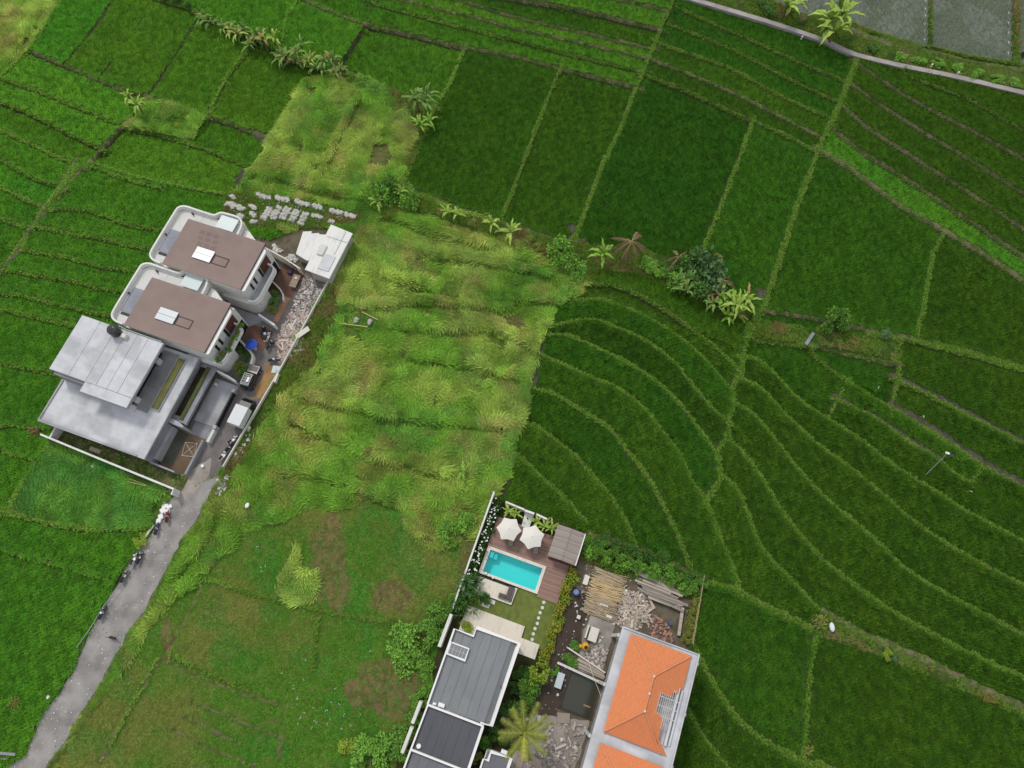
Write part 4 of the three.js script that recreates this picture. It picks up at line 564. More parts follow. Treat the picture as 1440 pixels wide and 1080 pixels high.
  const sh = thing('shower_block', 'white outdoor shower block against the back wall of the pool garden', 'shower', [-3.35, 0, -15.8]); wpart(sh, 'tray', prism([[-4.0, -16.7], [-2.75, -16.7], [-2.75, -14.8], [-3.85, -14.8]], 0, 0.35), M.white); wpart(sh, 'wall', rbox(-4.1, -2.7, 0, 1.5, -17.0, -16.7, 0.04), M.white); wpart(sh, 'drain', cyl(0.12, 0.12, 0.03, 10).translate(-3.4, 0.35, -16.1), M.black);
  single('boundary_wall', 'white wall beside the shower block behind the deck palms', 'wall', along([[-7.0, -17.1], [-5.3, -17.0], [-4.15, -16.95]], 0.24, 0, 1.4), M.white); single('boundary_wall', 'white wall stub between the shower block and the pavilion', 'wall', along([[-2.4, -16.9], [-0.8, -16.75]], 0.24, 0, 1.4), M.white);
  single('boundary_wall', 'white wall along the hedge side of the pool garden', 'wall', along([[-8.95, -17.8], [-8.85, -4.7], [-8.8, -1.4]], 0.22, 0, 1.9), M.white); single('boundary_wall', 'white wall beside the passage of the grey roofed house', 'wall', along([[-8.72, -0.7], [-8.75, 3.6]], 0.42, 0, 1.9), M.white);
  single('boundary_wall', 'white wall stub among the weeds beside the dark flat roof', 'wall', along([[-8.55, 10.4], [-8.6, 13.1]], 0.4, 0, 1.9), M.white); single('boundary_wall', 'white wall stub next to the roof with the round vent', 'wall', along([[-8.5, 13.5], [-8.55, 16.6]], 0.4, 0, 1.9), M.white);
  const lg = thing('sunken_lounge', 'sunken stone seating pit next to the pool', 'lounge', [-4.4, 0, -5.5]); wpart(lg, 'floor', box(-7.0, -1.95, -0.02, 0.06, -6.55, -4.75), M.terrace); wpart(lg, 'rim', along([[-7.2, -4.6], [-1.75, -4.6], [-1.75, -6.75]], 0.3, 0, 0.4), M.coping);
  const so = thing('corner_sofa', 'dark brown corner sofa in the stone seating pit', 'sofa', [-2.6, 0.06, -5.5]); wpart(so, 'seat', rbox(-2.75, -2.0, 0.08, 0.42, -6.7, -4.85), M.sofa); wpart(so, 'seat', rbox(-3.7, -2.78, 0.08, 0.42, -5.45, -4.85), M.sofa); wpart(so, 'backrest', rbox(-2.0, -1.92, 0.08, 0.75, -6.7, -4.85, 0.03), M.greyWood); wpart(so, 'backrest', rbox(-3.7, -2.02, 0.08, 0.75, -4.84, -4.77, 0.03), M.greyWood);
  [[-6.3, -7.4], [-5.75, -7.3], [-5.2, -7.2]].forEach(([x, z]) => single('white_pebble', 'small white stone ball on the pool edge', 'ornament', new THREE.IcosahedronGeometry(0.18, 2).scale(1, 0.8, 1).translate(x, 0.43, z + 0.22), M.trim, 'white stone balls along the pool edge'));
  pave('lawn', 'flat bright green lawn between pool and terrace', [[-8.6, -4.4], [-1.6, -4.4], [-1.6, -6.9], [4.4, -6.9], [4.4, -0.5], [1.1, -0.5], [1.1, -2.4], [-8.6, -2.4]], 0.05, mat(0.20, 0.235, 0.055, { map: tGround, roughness: 1 }), 'lawn');
  pave('terrace', 'cream stone terrace in front of the grey roofed house', [[-7.2, -2.5], [0.95, -2.5], [0.95, -1.0], [3.5, -1.0], [3.5, 0.95], [-7.2, 0.95]], 0.1, M.terrace, 'terrace');
  for (let k = 0; k < 8; k++) single('stepping_stone', 'round pale stepping stone crossing the lawn to the terrace', 'stepping stone', cyl(0.23, 0.22, 0.09, 10).translate(2.32 + 0.05 * Math.sin(k * 2), 0.02, -6.25 + k * 0.71), M.pale, 'stepping stones across the lawn');
  for (const [x, z, lb] of [[-4.9, -3.3, 'square pale paver on the lawn by the dark hedge, bigger of two'], [-4.35, -4.0, 'square pale paver on the lawn by the seating pit, smaller of two']]) single('paver', lb, 'paver', box(x - 0.55, x + 0.5, 0, 0.11, z - 0.25, z + 0.25), M.pale);
  // house with panelled metal roofs inside white parapets
  const h = thing('grey_roofed_house', 'low white house with grey metal roof panels behind white parapets', 'house', [-3.5, 0, 8]);
  wpart(h, 'wall', mergeGeometries([box(-7.3, 0.8, 0, 3.3, 0.95, 9.9), box(-4.8, 0.8, 0, 3.3, -0.15, 0.95), box(-7.25, -0.25, 0, 3.3, 9.9, 24)].map(worldUV)), M.white);
  const slope = (x0, x1, y0, y1, z0, z1) => { const g = new THREE.BufferGeometry(); const a = [x0, y0, z0, x0, y0, z1, x1, y1, z0, x1, y1, z1]; g.setAttribute('position', new THREE.Float32BufferAttribute([...a, ...a.map((q, i) => (i % 3 === 1 ? q - 0.06 : q))], 3)); g.setIndex([0, 1, 2, 2, 1, 3, 4, 6, 5, 5, 6, 7, 0, 4, 1, 1, 4, 5, 2, 3, 6, 6, 3, 7, 0, 2, 4, 4, 2, 6, 1, 5, 3, 3, 5, 7]); return g.toNonIndexed(); };
  const A0 = -7.3, A1 = -0.15; for (let k = 0; k < 6; k++) { const x0 = A0 + (A1 - A0) * k / 6, x1 = A0 + (A1 - A0) * (k + 1) / 6, yy = (x) => 3.45 + 0.35 * (x - A0) / (A1 - A0); wpart(h, 'roof_panel', slope(x0, x1 - 0.03, yy(x0) + 0.03, yy(x1), x1 < -4.7 ? 1.0 : -0.1, 9.95), M.roofLight); }
  wpart(h, 'roof_panel', slope(-0.13, 0.85, 3.8, 3.1, -0.1, 9.75), M.roofLight); wpart(h, 'ridge_cap', box(-0.2, -0.08, 3.78, 3.83, -0.1, 9.9), M.roofMid);
  wpart(h, 'parapet', along([[-7.45, 10.2], [-7.5, 0.88], [-4.87, 0.88], [-4.87, -0.22], [0.9, -0.22], [0.9, 9.85], [-0.6, 9.95]], 0.22, 3.2, 3.98), M.trim); wpart(h, 'parapet', along([[-7.5, 10.25], [-0.05, 10.2]], 0.24, 3.2, 4.0), M.trim);
  for (let k = 0; k < 6; k++) { wpart(h, 'roof_panel', box(-7.25 + k * 1.17, -6.1 + k * 1.17, 3.4, 3.55, 10.4, 15.35), M.roofDark); wpart(h, 'roof_panel', box(-7.25 + k * 1.17, -6.1 + k * 1.17, 3.3, 3.45, 15.75, 24), M.roofMid); }
  wpart(h, 'parapet', along([[-7.4, 10.35], [-7.5, 15.5], [-7.55, 24]], 0.2, 3.2, 3.98), M.trim); wpart(h, 'parapet', along([[-7.5, 15.55], [-0.3, 15.5]], 0.22, 3.2, 3.95), M.trim); wpart(h, 'parapet', along([[-0.15, 10.3], [-0.2, 24]], 0.34, 3.2, 3.98), M.trim);
  const sk = wpart(h, 'skylight', along([[-7.3, 2.5], [-4.9, 2.5], [-4.9, 3.95], [-7.3, 3.95], [-7.3, 2.4]], 0.16, 3.4, 4.05), M.trim); for (let k = 0; k < 5; k++) for (let q = 0; q < 2; q++) wpart(sk, 'pane', box(-7.15 + k * 0.44, -6.78 + k * 0.44, 3.9, 3.93, 2.62 + q * 0.64, 3.2 + q * 0.64), M.roofLight); wpart(sk, 'glazing_bed', box(-7.25, -4.95, 3.86, 3.89, 2.55, 3.9), M.pale);
  wpart(h, 'roof_unit', rbox(-6.9, -6.45, 3.5, 3.85, 9.75, 10.0), M.trim); wpart(h, 'roof_unit', rbox(-6.2, -5.4, 3.5, 3.95, 9.5, 9.95), M.trim); wpart(h, 'round_vent', cyl(0.28, 0.28, 0.35, 14).translate(-6.75, 3.5, 14.9), M.trim); wpart(h, 'roof_outlet', cyl(0.08, 0.08, 0.2, 8).translate(0.4, 3.5, 5.3), M.black);
  const an = thing('garden_annex', 'small annex with a grey roof and white parapet beside the coconut palm', 'annex', [2.8, 0, 15]);
  wpart(an, 'wall', box(1.2, 4.25, 0, 2.8, 12.7, 22), M.white); wpart(an, 'roof', box(1.3, 4.2, 2.8, 2.95, 12.7, 22), M.roofMid); wpart(an, 'parapet', along([[1.15, 22], [1.15, 13.7], [1.75, 13.65], [1.75, 12.62], [4.3, 12.5], [4.3, 22]], 0.2, 2.7, 3.2), M.trim); wpart(an, 'air_conditioner', rbox(2.9, 3.7, 2.6, 3.2, 11.9, 12.35), M.trim);
}
// ---------------------------------------------------------------- building with orange tiled hip roofs
{
  const t = thing('orange_tiled_building', 'unfinished concrete building with orange tiled hip roofs', 'building', [17.3, 0, 10]);
  wpart(t, 'wall', box(12.9, 21.8, 0, 6.1, -5.9, 28), M.midgrey);
  wpart(t, 'slab', prism(rect(12.35, 22.2, -6.45, 30), 6.1, 6.5), M.concrete); wpart(t, 'slab_edge', along([[22.1, 30], [22.1, -6.35], [12.45, -6.35]], 0.18, 6.5, 6.72), M.concrete);
  for (let k = 0; k < 3; k++) for (const x of [12.2, 22.35]) wpart(t, 'column', box(x - 0.12, x + 0.12, 0, 6.1, -5.5 + k * 6, -5.1 + k * 6), M.pale);
  const poly = (pts, th = 0.12) => { const n = pts.length, P = pts.map((p) => new THREE.Vector3(...p)), nrm = P[1].clone().sub(P[0]).cross(P[2].clone().sub(P[0])).normalize(), T = P[1].clone().sub(P[0]).normalize(), B = nrm.clone().cross(T); if (nrm.y < 0) nrm.negate(); const q = P.map((p) => new THREE.Vector2(p.clone().sub(P[0]).dot(T), p.clone().sub(P[0]).dot(B))), f = THREE.ShapeUtils.triangulateShape(q, []), pos = []; const put = (v) => pos.push(v.x, v.y, v.z), lo = P.map((p) => p.clone().addScaledVector(nrm, -th)); for (const [a, b, c] of f) { put(P[a]); put(P[b]); put(P[c]); put(lo[a]); put(lo[c]); put(lo[b]); } for (let i = 0; i < n; i++) { const j = (i + 1) % n; put(P[i]); put(lo[i]); put(P[j]); put(P[j]); put(lo[i]); put(lo[j]); } const g = new THREE.BufferGeometry(); g.setAttribute('position', new THREE.Float32BufferAttribute(pos, 3)); return g; };
  const roof = (z0, z1, hole) => {
    const x0 = 13.5, x1 = 21.2, xm = 17.1, e = 6.85, r = 8.95, a = z0 + 3.8, b = z1 - 3.8, S = (x, z) => [x, x < xm ? e + (r - e) * (x - x0) / (xm - x0) : e + (r - e) * (x1 - x) / (x1 - xm), z];
    wpart(t, 'roof_slope', poly([[x0, e, z0], [xm, r, a], [xm, r, b], [x0, e, z1]]), M.orange); wpart(t, 'roof_slope', poly([[x0, e, z0], [x1, e, z0], [xm, r, a]]), M.orange); wpart(t, 'roof_slope', poly([[x0, e, z1], [xm, r, b], [x1, e, z1]]), M.orange);
    if (!hole) wpart(t, 'roof_slope', poly([[x1, e, z0], [x1, e, z1], [xm, r, b], [xm, r, a]]), M.orange);
    else { // the unfinished slope: tiles end in steps, battens and beams show
      wpart(t, 'roof_slope', poly([S(x1, z0), S(x1, -1.9), S(20.7, -1.9), S(20.7, -1.2), S(20.0, -1.2), S(20.0, -0.6), S(18.5, -0.6), S(18.5, 1.5), S(18.9, 1.5), S(19.7, 2.3), S(19.7, 4.6), S(20.4, 4.7), [20.4, e, z1], S(17.9, b + 0.8), S(xm, b), S(xm, a)].map(([x, y, z]) => [x, x > 17.2 && z > b ? Math.min(y, e + (r - e) * (z1 - z) / 3.8) : y, z])), M.orange, 'unfinished roof slope ending in stepped tiles');
      for (let k = 0; k < 8; k++) wpart(t, 'batten', rod(S(18.5 + k * 0.27, -0.7 - (k > 5 ? 0.8 : 0)), S(18.5 + k * 0.27, 1.7 + (k > 3 ? 1.4 : 0)), 0.035), M.pale); for (const z of [-0.3, 0.7, 1.8]) wpart(t, 'rafter', rod(S(18.3, z).map((q, i) => q - (i === 1 ? 0.1 : 0)), S(21.1, z).map((q, i) => q - (i === 1 ? 0.1 : 0)), 0.07), M.pale);
      wpart(t, 'edge_beam', box(20.55, 20.85, 6.5, 7.05, -1.9, 4.7), M.concrete); wpart(t, 'edge_beam', box(21.1, 21.3, 6.5, 6.85, -1.8, 4.6), M.concrete);
    }
    for (const [p, q] of [[[x0, e, z0], [xm, r, a]], [[x1, e, z0], [xm, r, a]], [[x0, e, z1], [xm, r, b]], [[hole ? 20.4 : x1, e, z1], [xm, r, b]], [[xm, r, a], [xm, r, b]]]) wpart(t, 'ridge_cap', rod([p[0], p[1] + 0.03, p[2]], [q[0], q[1] + 0.03, q[2]], 0.11, 0.11, 6), M.orangeRidge); for (const z of [a, (a + b) / 2, b]) wpart(t, 'finial', new THREE.IcosahedronGeometry(0.16, 1).translate(xm, r + 0.14, z), M.cream);
  };
  roof(-5.9, 5.7, true); roof(6.95, 18.6, false); roof(19.8, 30, false);
}

// ---------------------------------------------------------------- plants
const leafMat = (r, g, b) => new THREE.MeshPhysicalMaterial({ specularIntensity: 0.35, color: new THREE.Color().setRGB(r, g, b), vertexColors: true, roughness: 0.75, side: THREE.DoubleSide });
const LEAF = { mid: leafMat(0.14, 0.30, 0.045), dark: leafMat(0.08, 0.185, 0.035), lime: leafMat(0.30, 0.42, 0.05), yellow: leafMat(0.38, 0.40, 0.05), olive: leafMat(0.23, 0.26, 0.06), blue: leafMat(0.11, 0.215, 0.075), dry: leafMat(0.27, 0.21, 0.085), banana: leafMat(0.19, 0.34, 0.05), bananaPale: leafMat(0.27, 0.39, 0.075), bananaDark: leafMat(0.145, 0.25, 0.06), palm: leafMat(0.235, 0.27, 0.05), deadFrond: leafMat(0.31, 0.23, 0.125), fresh: leafMat(0.17, 0.36, 0.05) };
// a crown of unit size: leaves in clumps through the volume
function crownGeo(seed, n, size, long = 1.5) {
  const r = RNG(seed), pos = [], col = [], cl = []; for (let k = 0; k < 13; k++) { const a = r() * 6.3, e = r(), d = 0.35 + 0.5 * r(); cl.push([Math.cos(a) * d * Math.sqrt(1 - e * e * 0.6), 0.25 + 0.62 * e, Math.sin(a) * d * Math.sqrt(1 - e * e * 0.6), 0.22 + 0.2 * r(), 0.78 + 0.45 * r()]); }
  for (let k = 0; k < n; k++) {
    const c = cl[Math.floor(r() * cl.length)], a = r() * 6.3, u = r() * 2 - 1, q = Math.sqrt(1 - u * u), d = c[3] * Math.pow(r(), 0.4), x = c[0] + d * q * Math.cos(a), y = Math.max(0.02, c[1] + d * u * 0.9), z = c[2] + d * q * Math.sin(a);
    const o = new THREE.Vector3(q * Math.cos(a) + (r() - 0.5), u * 0.5 + (r() - 0.5), q * Math.sin(a) + (r() - 0.5)).normalize(), s = new THREE.Vector3(r() - 0.5, r() - 0.5, r() - 0.5).cross(o).normalize(), l = size * (0.6 + 0.8 * r()), w = l / long * 0.5, t = c[4] * (0.7 + 0.6 * r());
    pos.push(x, y, z, x + o.x * l * 0.5 + s.x * w, y + o.y * l * 0.5 + s.y * w, z + o.z * l * 0.5 + s.z * w, x + o.x * l, y + o.y * l, z + o.z * l, x, y, z, x + o.x * l, y + o.y * l, z + o.z * l, x + o.x * l * 0.5 - s.x * w, y + o.y * l * 0.5 - s.y * w, z + o.z * l * 0.5 - s.z * w);
    for (let i = 0; i < 6; i++) col.push(t, t, t);
  }
  const g = new THREE.BufferGeometry(); g.setAttribute('position', new THREE.Float32BufferAttribute(pos, 3)); g.setAttribute('color', new THREE.Float32BufferAttribute(col, 3)); g.computeVertexNormals(); return g;
}
const CROWN = { fine: [crownGeo(1, 1700, 0.13), crownGeo(2, 1700, 0.13), crownGeo(3, 1700, 0.13)], broad: [crownGeo(4, 420, 0.26, 1.8), crownGeo(5, 420, 0.26, 1.8)], blade: [crownGeo(6, 330, 0.42, 4.5), crownGeo(7, 330, 0.42, 4.5)] };
const stemGeo = (() => { const r = RNG(9), gs = []; for (let k = 0; k < 5; k++) { const a = k * 1.26 + r(), d = 0.35 + 0.3 * r(); gs.push(rod([0.06 * Math.cos(a), 0, 0.06 * Math.sin(a)], [d * Math.cos(a), 0.45 + 0.25 * r(), d * Math.sin(a)], 0.035, 0.015, 5)); } return mergeGeometries(gs); })();
let plantN = 0;
function bush(name, label, at, rx, h, rz, leaf, kind = 'fine', group, cat = 'shrub', h0 = 0) {
  const t = thing(name, label, cat, [at[0], h0 ? h0 : groundAt(...at) - 0.03, at[1]], (plantN * 2.4) % 6.28, group), set = CROWN[kind], c = new THREE.Mesh(set[plantN % set.length], LEAF[leaf]); c.name = 'crown'; c.castShadow = c.receiveShadow = true; c.scale.set(rx, h, rz); t.add(c);
  const s = new THREE.Mesh(stemGeo, M.trunk); s.name = 'stems'; s.castShadow = true; s.scale.set(rx, h, rz); t.add(s); plantN++; return t;
}
// one long leaf with a folded midrib, arching out along +x
function longLeaf(seed, len, wid, rise, droop, seg = 13) {
  const r = RNG(seed), pos = [], col = [], idx = []; let x = 0, y = 0, a = rise;
  for (let k = 0; k <= seg; k++) { const f = k / seg, w = wid * Math.sin(Math.PI * Math.min(1, 0.08 + 0.92 * f) ** 0.75) * 0.5 * (k % 2 ? 1 : 0.55 + 0.35 * r()) + (k === seg ? 0 : 0.01), t = 0.75 + 0.5 * r(), z = 0.04 * Math.sin(k * 1.7 + seed); pos.push(x, y + w * 0.22, z - w, x, y, z, x, y + w * 0.22, z + w); col.push(t, t, t, t * 1.2, t * 1.2, t * 1.1, t, t, t); a -= droop / seg * (0.5 + f); x += Math.cos(a) * len / seg; y += Math.sin(a) * len / seg; if (k < seg) { const i = k * 3; idx.push(i, i + 1, i + 3, i + 1, i + 4, i + 3, i + 1, i + 2, i + 4, i + 2, i + 5, i + 4); } }
  const g = new THREE.BufferGeometry(); g.setAttribute('position', new THREE.Float32BufferAttribute(pos, 3)); g.setAttribute('color', new THREE.Float32BufferAttribute(col, 3)); g.setIndex(idx); g.computeVertexNormals(); return g;
}
const bananaLeaves = [0, 1, 2, 3, 4, 5].map((k) => longLeaf(20 + k, 1.7 + 0.16 * k, 0.46, 1.42 - 0.13 * k, 1.1 + 0.3 * k));
const bananaStem = cyl(0.13, 0.08, 1.5, 8);
function banana(label, at, size, leaf, group, stems = 2, seed = plantN, dry = 0) {
  const r = RNG(900 + seed), t = thing('banana_plant', label, 'banana plant', [at[0], groundAt(...at) - 0.03, at[1]], r() * 6.3, group); t.scale.setScalar(size); plantN++;
  for (let s = 0; s < stems; s++) {
    const a = s / stems * 6.28 + r(), d = stems > 1 ? 0.45 + 0.4 * r() : 0, x = d * Math.cos(a), z = d * Math.sin(a), hh = 0.7 + 0.6 * r(); const st = new THREE.Mesh(bananaStem, M.stem); st.name = 'stem'; st.position.set(x, 0, z); st.scale.set(1, hh, 1); st.castShadow = true; t.add(st);
    const n = 8 + Math.floor(r() * 3); for (let k = 0; k < n; k++) { const l = new THREE.Mesh(bananaLeaves[(k * 5 + s) % 6], LEAF[r() < dry ? 'dry' : leaf]); l.name = 'leaf'; l.position.set(x, 1.45 * hh, z); l.rotation.set(0, k * 2.4 + r(), 0); l.scale.set(0.7 + 0.5 * r(), 0.7 + 0.5 * r(), 0.75 + 0.4 * r()); l.rotation.z = (r() - 0.5) * 0.3; l.castShadow = l.receiveShadow = true; t.add(l); }
  }
  return t;
}
// a feather frond: rachis and two rows of leaflets
function frond(seed, len, rise, droop, dead = false) {
  const r = RNG(seed), pos = [], col = [], idx = [], N = 30; let x = 0, y = 0, a = rise;
  for (let k = 0; k < N; k++) {
    const f = k / N, st = len / N, nx = x + Math.cos(a) * st, ny = y + Math.sin(a) * st, t = 0.75 + 0.5 * r();
    let i = pos.length / 3; const w = 0.045 * (1 - f * 0.8); pos.push(x, y, -w, x, y, w, nx, ny, -w, nx, ny, w); for (let q = 0; q < 4; q++) col.push(1.15, 1.1, 0.9); idx.push(i, i + 1, i + 2, i + 1, i + 3, i + 2);
    if (f > 0.1) for (const s of [-1, 1]) { const l = (dead ? 1.15 : 0.85) * Math.sin(Math.PI * (0.12 + 0.8 * f)) * (0.8 + 0.4 * r()), dx = 0.55 * l, dz = s * l * (dead ? 0.35 : 0.75), dy = -l * (dead ? 0.7 : 0.28 + 0.3 * r()); i = pos.length / 3; pos.push(x - 0.035, y, 0, x + 0.07, y, 0, x + dx, y + dy, dz); for (let q = 0; q < 3; q++) col.push(t, t, t); idx.push(i, i + 1, i + 2); }
    x = nx; y = ny; a -= droop / N * (0.4 + 1.2 * f);
  }
  const g = new THREE.BufferGeometry(); g.setAttribute('position', new THREE.Float32BufferAttribute(pos, 3)); g.setAttribute('color', new THREE.Float32BufferAttribute(col, 3)); g.setIndex(idx); g.computeVertexNormals(); return g;
}
function palm(label, at, h, n, len, leaf, lean = [0, 0], dead = false, seed = 1, scaleTop = 1) {
  const r = RNG(700 + seed), t = thing(dead ? 'dead_palm' : 'coconut_palm', label, 'palm', [at[0], groundAt(...at), at[1]]); 
  const cv = new THREE.CatmullRomCurve3([new THREE.Vector3(0, 0, 0), new THREE.Vector3(lean[0] * 0.3, h * 0.5, lean[1] * 0.3), new THREE.Vector3(lean[0], h, lean[1])]); part(t, 'trunk', new THREE.TubeGeometry(cv, 10, dead ? 0.13 : 0.18, 8), M.trunk);
  for (let k = 0; k < n; k++) { const up = dead ? -0.15 - 0.75 * r() : 1.0 - 1.25 * (k / n) + 0.25 * (r() - 0.5), l = new THREE.Mesh(frond(seed * 40 + k, len * (0.8 + 0.35 * r()), up, dead ? 0.9 : 1.2 + 0.8 * r(), dead), LEAF[!dead && r() < 0.15 ? 'yellow' : !dead && r() < 0.2 ? 'olive' : leaf]); l.name = 'frond'; l.position.set(lean[0], h, lean[1]); l.rotation.y = k * 2.399 + r() * 0.4; l.castShadow = l.receiveShadow = true; t.add(l); }
  if (!dead) { part(t, 'spear_leaf', rod([lean[0], h, lean[1]], [lean[0] + 0.1, h + 0.9, lean[1]], 0.16, 0.05), LEAF.yellow); for (let k = 0; k < 5; k++) part(t, 'coconut', new THREE.IcosahedronGeometry(0.15, 1).translate(lean[0] + 0.3 * Math.cos(k * 1.3), h - 0.25, lean[1] + 0.3 * Math.sin(k * 1.3)), LEAF.yellow); }
  return t;
}
// row of bananas along the bank north of the rough plot
[[287, 26, 0.75], [298, 35, 0.8], [322, 40, 0.85], [333, 50, 0.9], [345, 46, 0.8], [358, 62, 1.0], [372, 58, 0.9], [385, 66, 1.1], [398, 80, 0.9], [412, 84, 1.15], [425, 80, 1.0], [440, 92, 0.95], [452, 98, 0.9], [466, 94, 1.0], [478, 106, 0.9]].forEach(([x, y, s], k) => banana(k % 4 === 3 ? 'pale yellow green banana plant in the row along the bank between paddies' : 'grey green banana plant in the row along the bank between paddies', W(x, y + 6), s * 1.15, k % 4 === 3 ? 'bananaPale' : 'bananaDark', 'bananas along the north west bank', 2, 20 + k, 0.16));
for (const [x, y, s, h] of [[235, 4, 0.9, 1.0], [252, 9, 1.0, 1.1], [268, 15, 0.9, 1.0], [352, 66, 1.1, 0.9], [405, 92, 1.1, 1.0], [492, 112, 1.3, 1.2], [510, 118, 1.6, 1.1], [528, 128, 1.4, 0.9]]) bush('bank_shrub', 'low dark shrub at the foot of the banana row', W(x, y), s, h, s, x > 480 ? 'mid' : 'dark', 'fine', 'shrubs along the north west bank');
for (const [x, y] of [[188, 147], [202, 160]]) banana('lone pale banana plant at the paddy path corner', W(x, y), x < 195 ? 1.0 : 1.15, 'bananaPale', 'bananas at the path corner', 1, x);
for (const [x, y] of [[232, 172], [250, 178], [262, 160]]) bush('yellow_shrub', 'small yellow green plant on the grassy paddy corner', W(x, y), 0.6, 0.7, 0.6, 'lime', 'blade', 'plants on the grassy paddy corner');
banana('tall dark banana clump at the corner of the rough plot, upper one', W(596, 156), 1.35, 'bananaDark', null, 3, 61); banana('bright banana clump at the corner of the rough plot, lower one', W(598, 182), 1.15, 'banana', null, 2, 62);
bush('corner_tree', 'round leafy tree at the corner of the dark paddy', W(545, 278), 3.1, 3.6, 3.0, 'mid', 'fine', null, 'tree'); bush('corner_shrub', 'wide leafy shrub beside the round corner tree', W(573, 284), 2.5, 2.5, 2.2, 'fresh', 'fine'); banana('pale banana plant under the round corner tree', W(534, 293), 1.0, 'bananaPale', null, 1, 63); banana('yellow green banana plant between tree and wide shrub', W(565, 280), 1.0, 'bananaPale', null, 1, 64);
for (const [x, y, s] of [[630, 304, 0.9], [643, 306, 0.85], [692, 320, 1.05], [718, 331, 1.25]]) banana('small pale banana plant on the weedy bank below the dark paddies', W(x, y + 3), s, 'bananaPale', 'bananas on the weedy bank', 1, x);
for (const [x, y, s, h, w] of [[583, 291, 1.0, 0.9, 'beside the wide leafy shrub'], [665, 316, 0.9, 0.8, 'between two pairs of banana plants'], [744, 342, 1.1, 0.9, 'beyond the largest small banana plant'], [755, 350, 0.9, 0.8, 'beside the rounded bright tree'], [620, 300, 0.8, 0.6, 'in front of the smallest banana plants']]) bush('bank_weed', 'low brownish weed clump ' + w, W(x, y), s, h, s, 'olive', 'fine');
bush('bank_tree', 'rounded bright green tree where the rough plot meets the terraces', W(796, 366), 3.3, 3.2, 2.7, 'fresh', 'fine', null, 'tree'); for (const [x, y] of [[808, 395], [815, 378], [800, 410], [790, 420]]) bush('corner_weed', 'bright green weed clump beside the rounded tree', W(x, y), 1.5, 0.8, 1.5, 'fresh', 'fine', 'weeds beside the rounded tree');
banana('star shaped bright banana plant next to the drooping dead palm', W(846, 368), 1.3, 'banana', null, 1, 71);
palm('dead palm with brown fronds drooping from a leaning trunk', W(877, 366), 5.2, 18, 3.8, 'deadFrond', [0.3, -0.4], true, 2); palm('shorter dead palm with grey broken crown among the shrubs', W(945, 376), 3.0, 9, 2.5, 'deadFrond', [0.3, -0.2], true, 3); palm('dead palm with rusty fronds behind the bright bananas', W(1010, 408), 2.6, 9, 2.4, 'deadFrond', [-0.2, -0.3], true, 4);
for (const [x, y, s, h, k] of [[965, 374, 2.8, 3.0, 'dark'], [985, 386, 3.0, 3.8, 'blue'], [950, 394, 2.6, 2.3, 'mid'], [976, 406, 2.8, 2.9, 'dark'], [925, 382, 1.8, 1.2, 'fresh'], [910, 373, 1.5, 1.0, 'fresh'], [1000, 404, 2.7, 3.2, 'blue'], [1003, 372, 1.6, 1.2, 'dry'], [1008, 425, 1.8, 1.6, 'dark'], [940, 384, 1.8, 1.5, 'dark']]) bush('thicket_shrub', { dark: 'dark green shrub', blue: 'tall blue green shrub', mid: 'low mid green shrub', fresh: 'bright green weed clump', dry: 'dry brown shrub' }[k] + ' in the thicket between the dead palms', W(x, y), s, h, s, k, k === 'blue' ? 'broad' : 'fine', 'thicket between the dead palms');
for (const [x, y, s, l] of [[957, 402, 1.2, 'bananaDark'], [968, 412, 1.1, 'bananaDark'], [993, 428, 1.1, 'bananaDark'], [1018, 432, 1.35, 'banana'], [1036, 435, 1.4, 'bananaPale'], [1024, 448, 1.1, 'banana']]) banana(l === 'bananaDark' ? 'blue green banana clump at the lower side of the thicket' : 'bright banana clump at the end of the thicket by the path', W(x, y), s, l, l === 'bananaDark' ? 'dull bananas in the thicket' : 'bright bananas by the path', 2, x, 0.1);
{ const p = W(1168, 458); bush('small_tree', 'small grey green tree on the bank by the culvert', p, 2.3, 3.6, 2.2, 'mid', 'fine', null, 'tree'); bush('bank_weed', 'weed clump along the straight bank', W(1243, 472), 1.2, 0.6, 0.8, 'blue', 'fine'); bush('bank_weed', 'pale weed clump by the white sack', W(1150, 876), 1.1, 0.7, 1.0, 'olive', 'blade'); bush('yellow_shrub', 'bright yellow bush on the triangular bank', W(1245, 921), 0.8, 0.9, 0.8, 'lime', 'fine'); bush('bank_weed', 'small dull bush beside the bright yellow bush', W(1257, 924), 0.6, 0.5, 0.6, 'blue', 'fine'); bush('bank_weed', 'weed clump where two bottom banks meet', W(1136, 1052), 0.9, 0.6, 0.9, 'olive', 'blade'); }
banana('tall pale banana clump beside the canal path', W(1166, 52), 2.1, 'bananaPale', null, 3, 81); banana('pale banana clump behind the canal path near the flooded paddy', W(1105, 27), 1.7, 'bananaPale', null, 2, 82); bush('bank_shrub', 'dark green shrub mass behind the canal path', W(1075, 16), 2.4, 1.4, 1.6, 'dark', 'fine'); bush('bank_shrub', 'dark shrub at the foot of the tall banana clump', W(1225, 70), 1.5, 0.8, 1.2, 'dark', 'fine');
for (const [x, y] of [[1265, 86], [1290, 92], [1318, 95], [1345, 103], [1372, 112], [1400, 118], [1425, 124]]) bush('bank_weed', 'green weed clump between the canal path and the flooded paddies', W(x, y - 4), 1.5, 0.7, 1.1, 'fresh', 'fine', 'weeds beside the canal path');
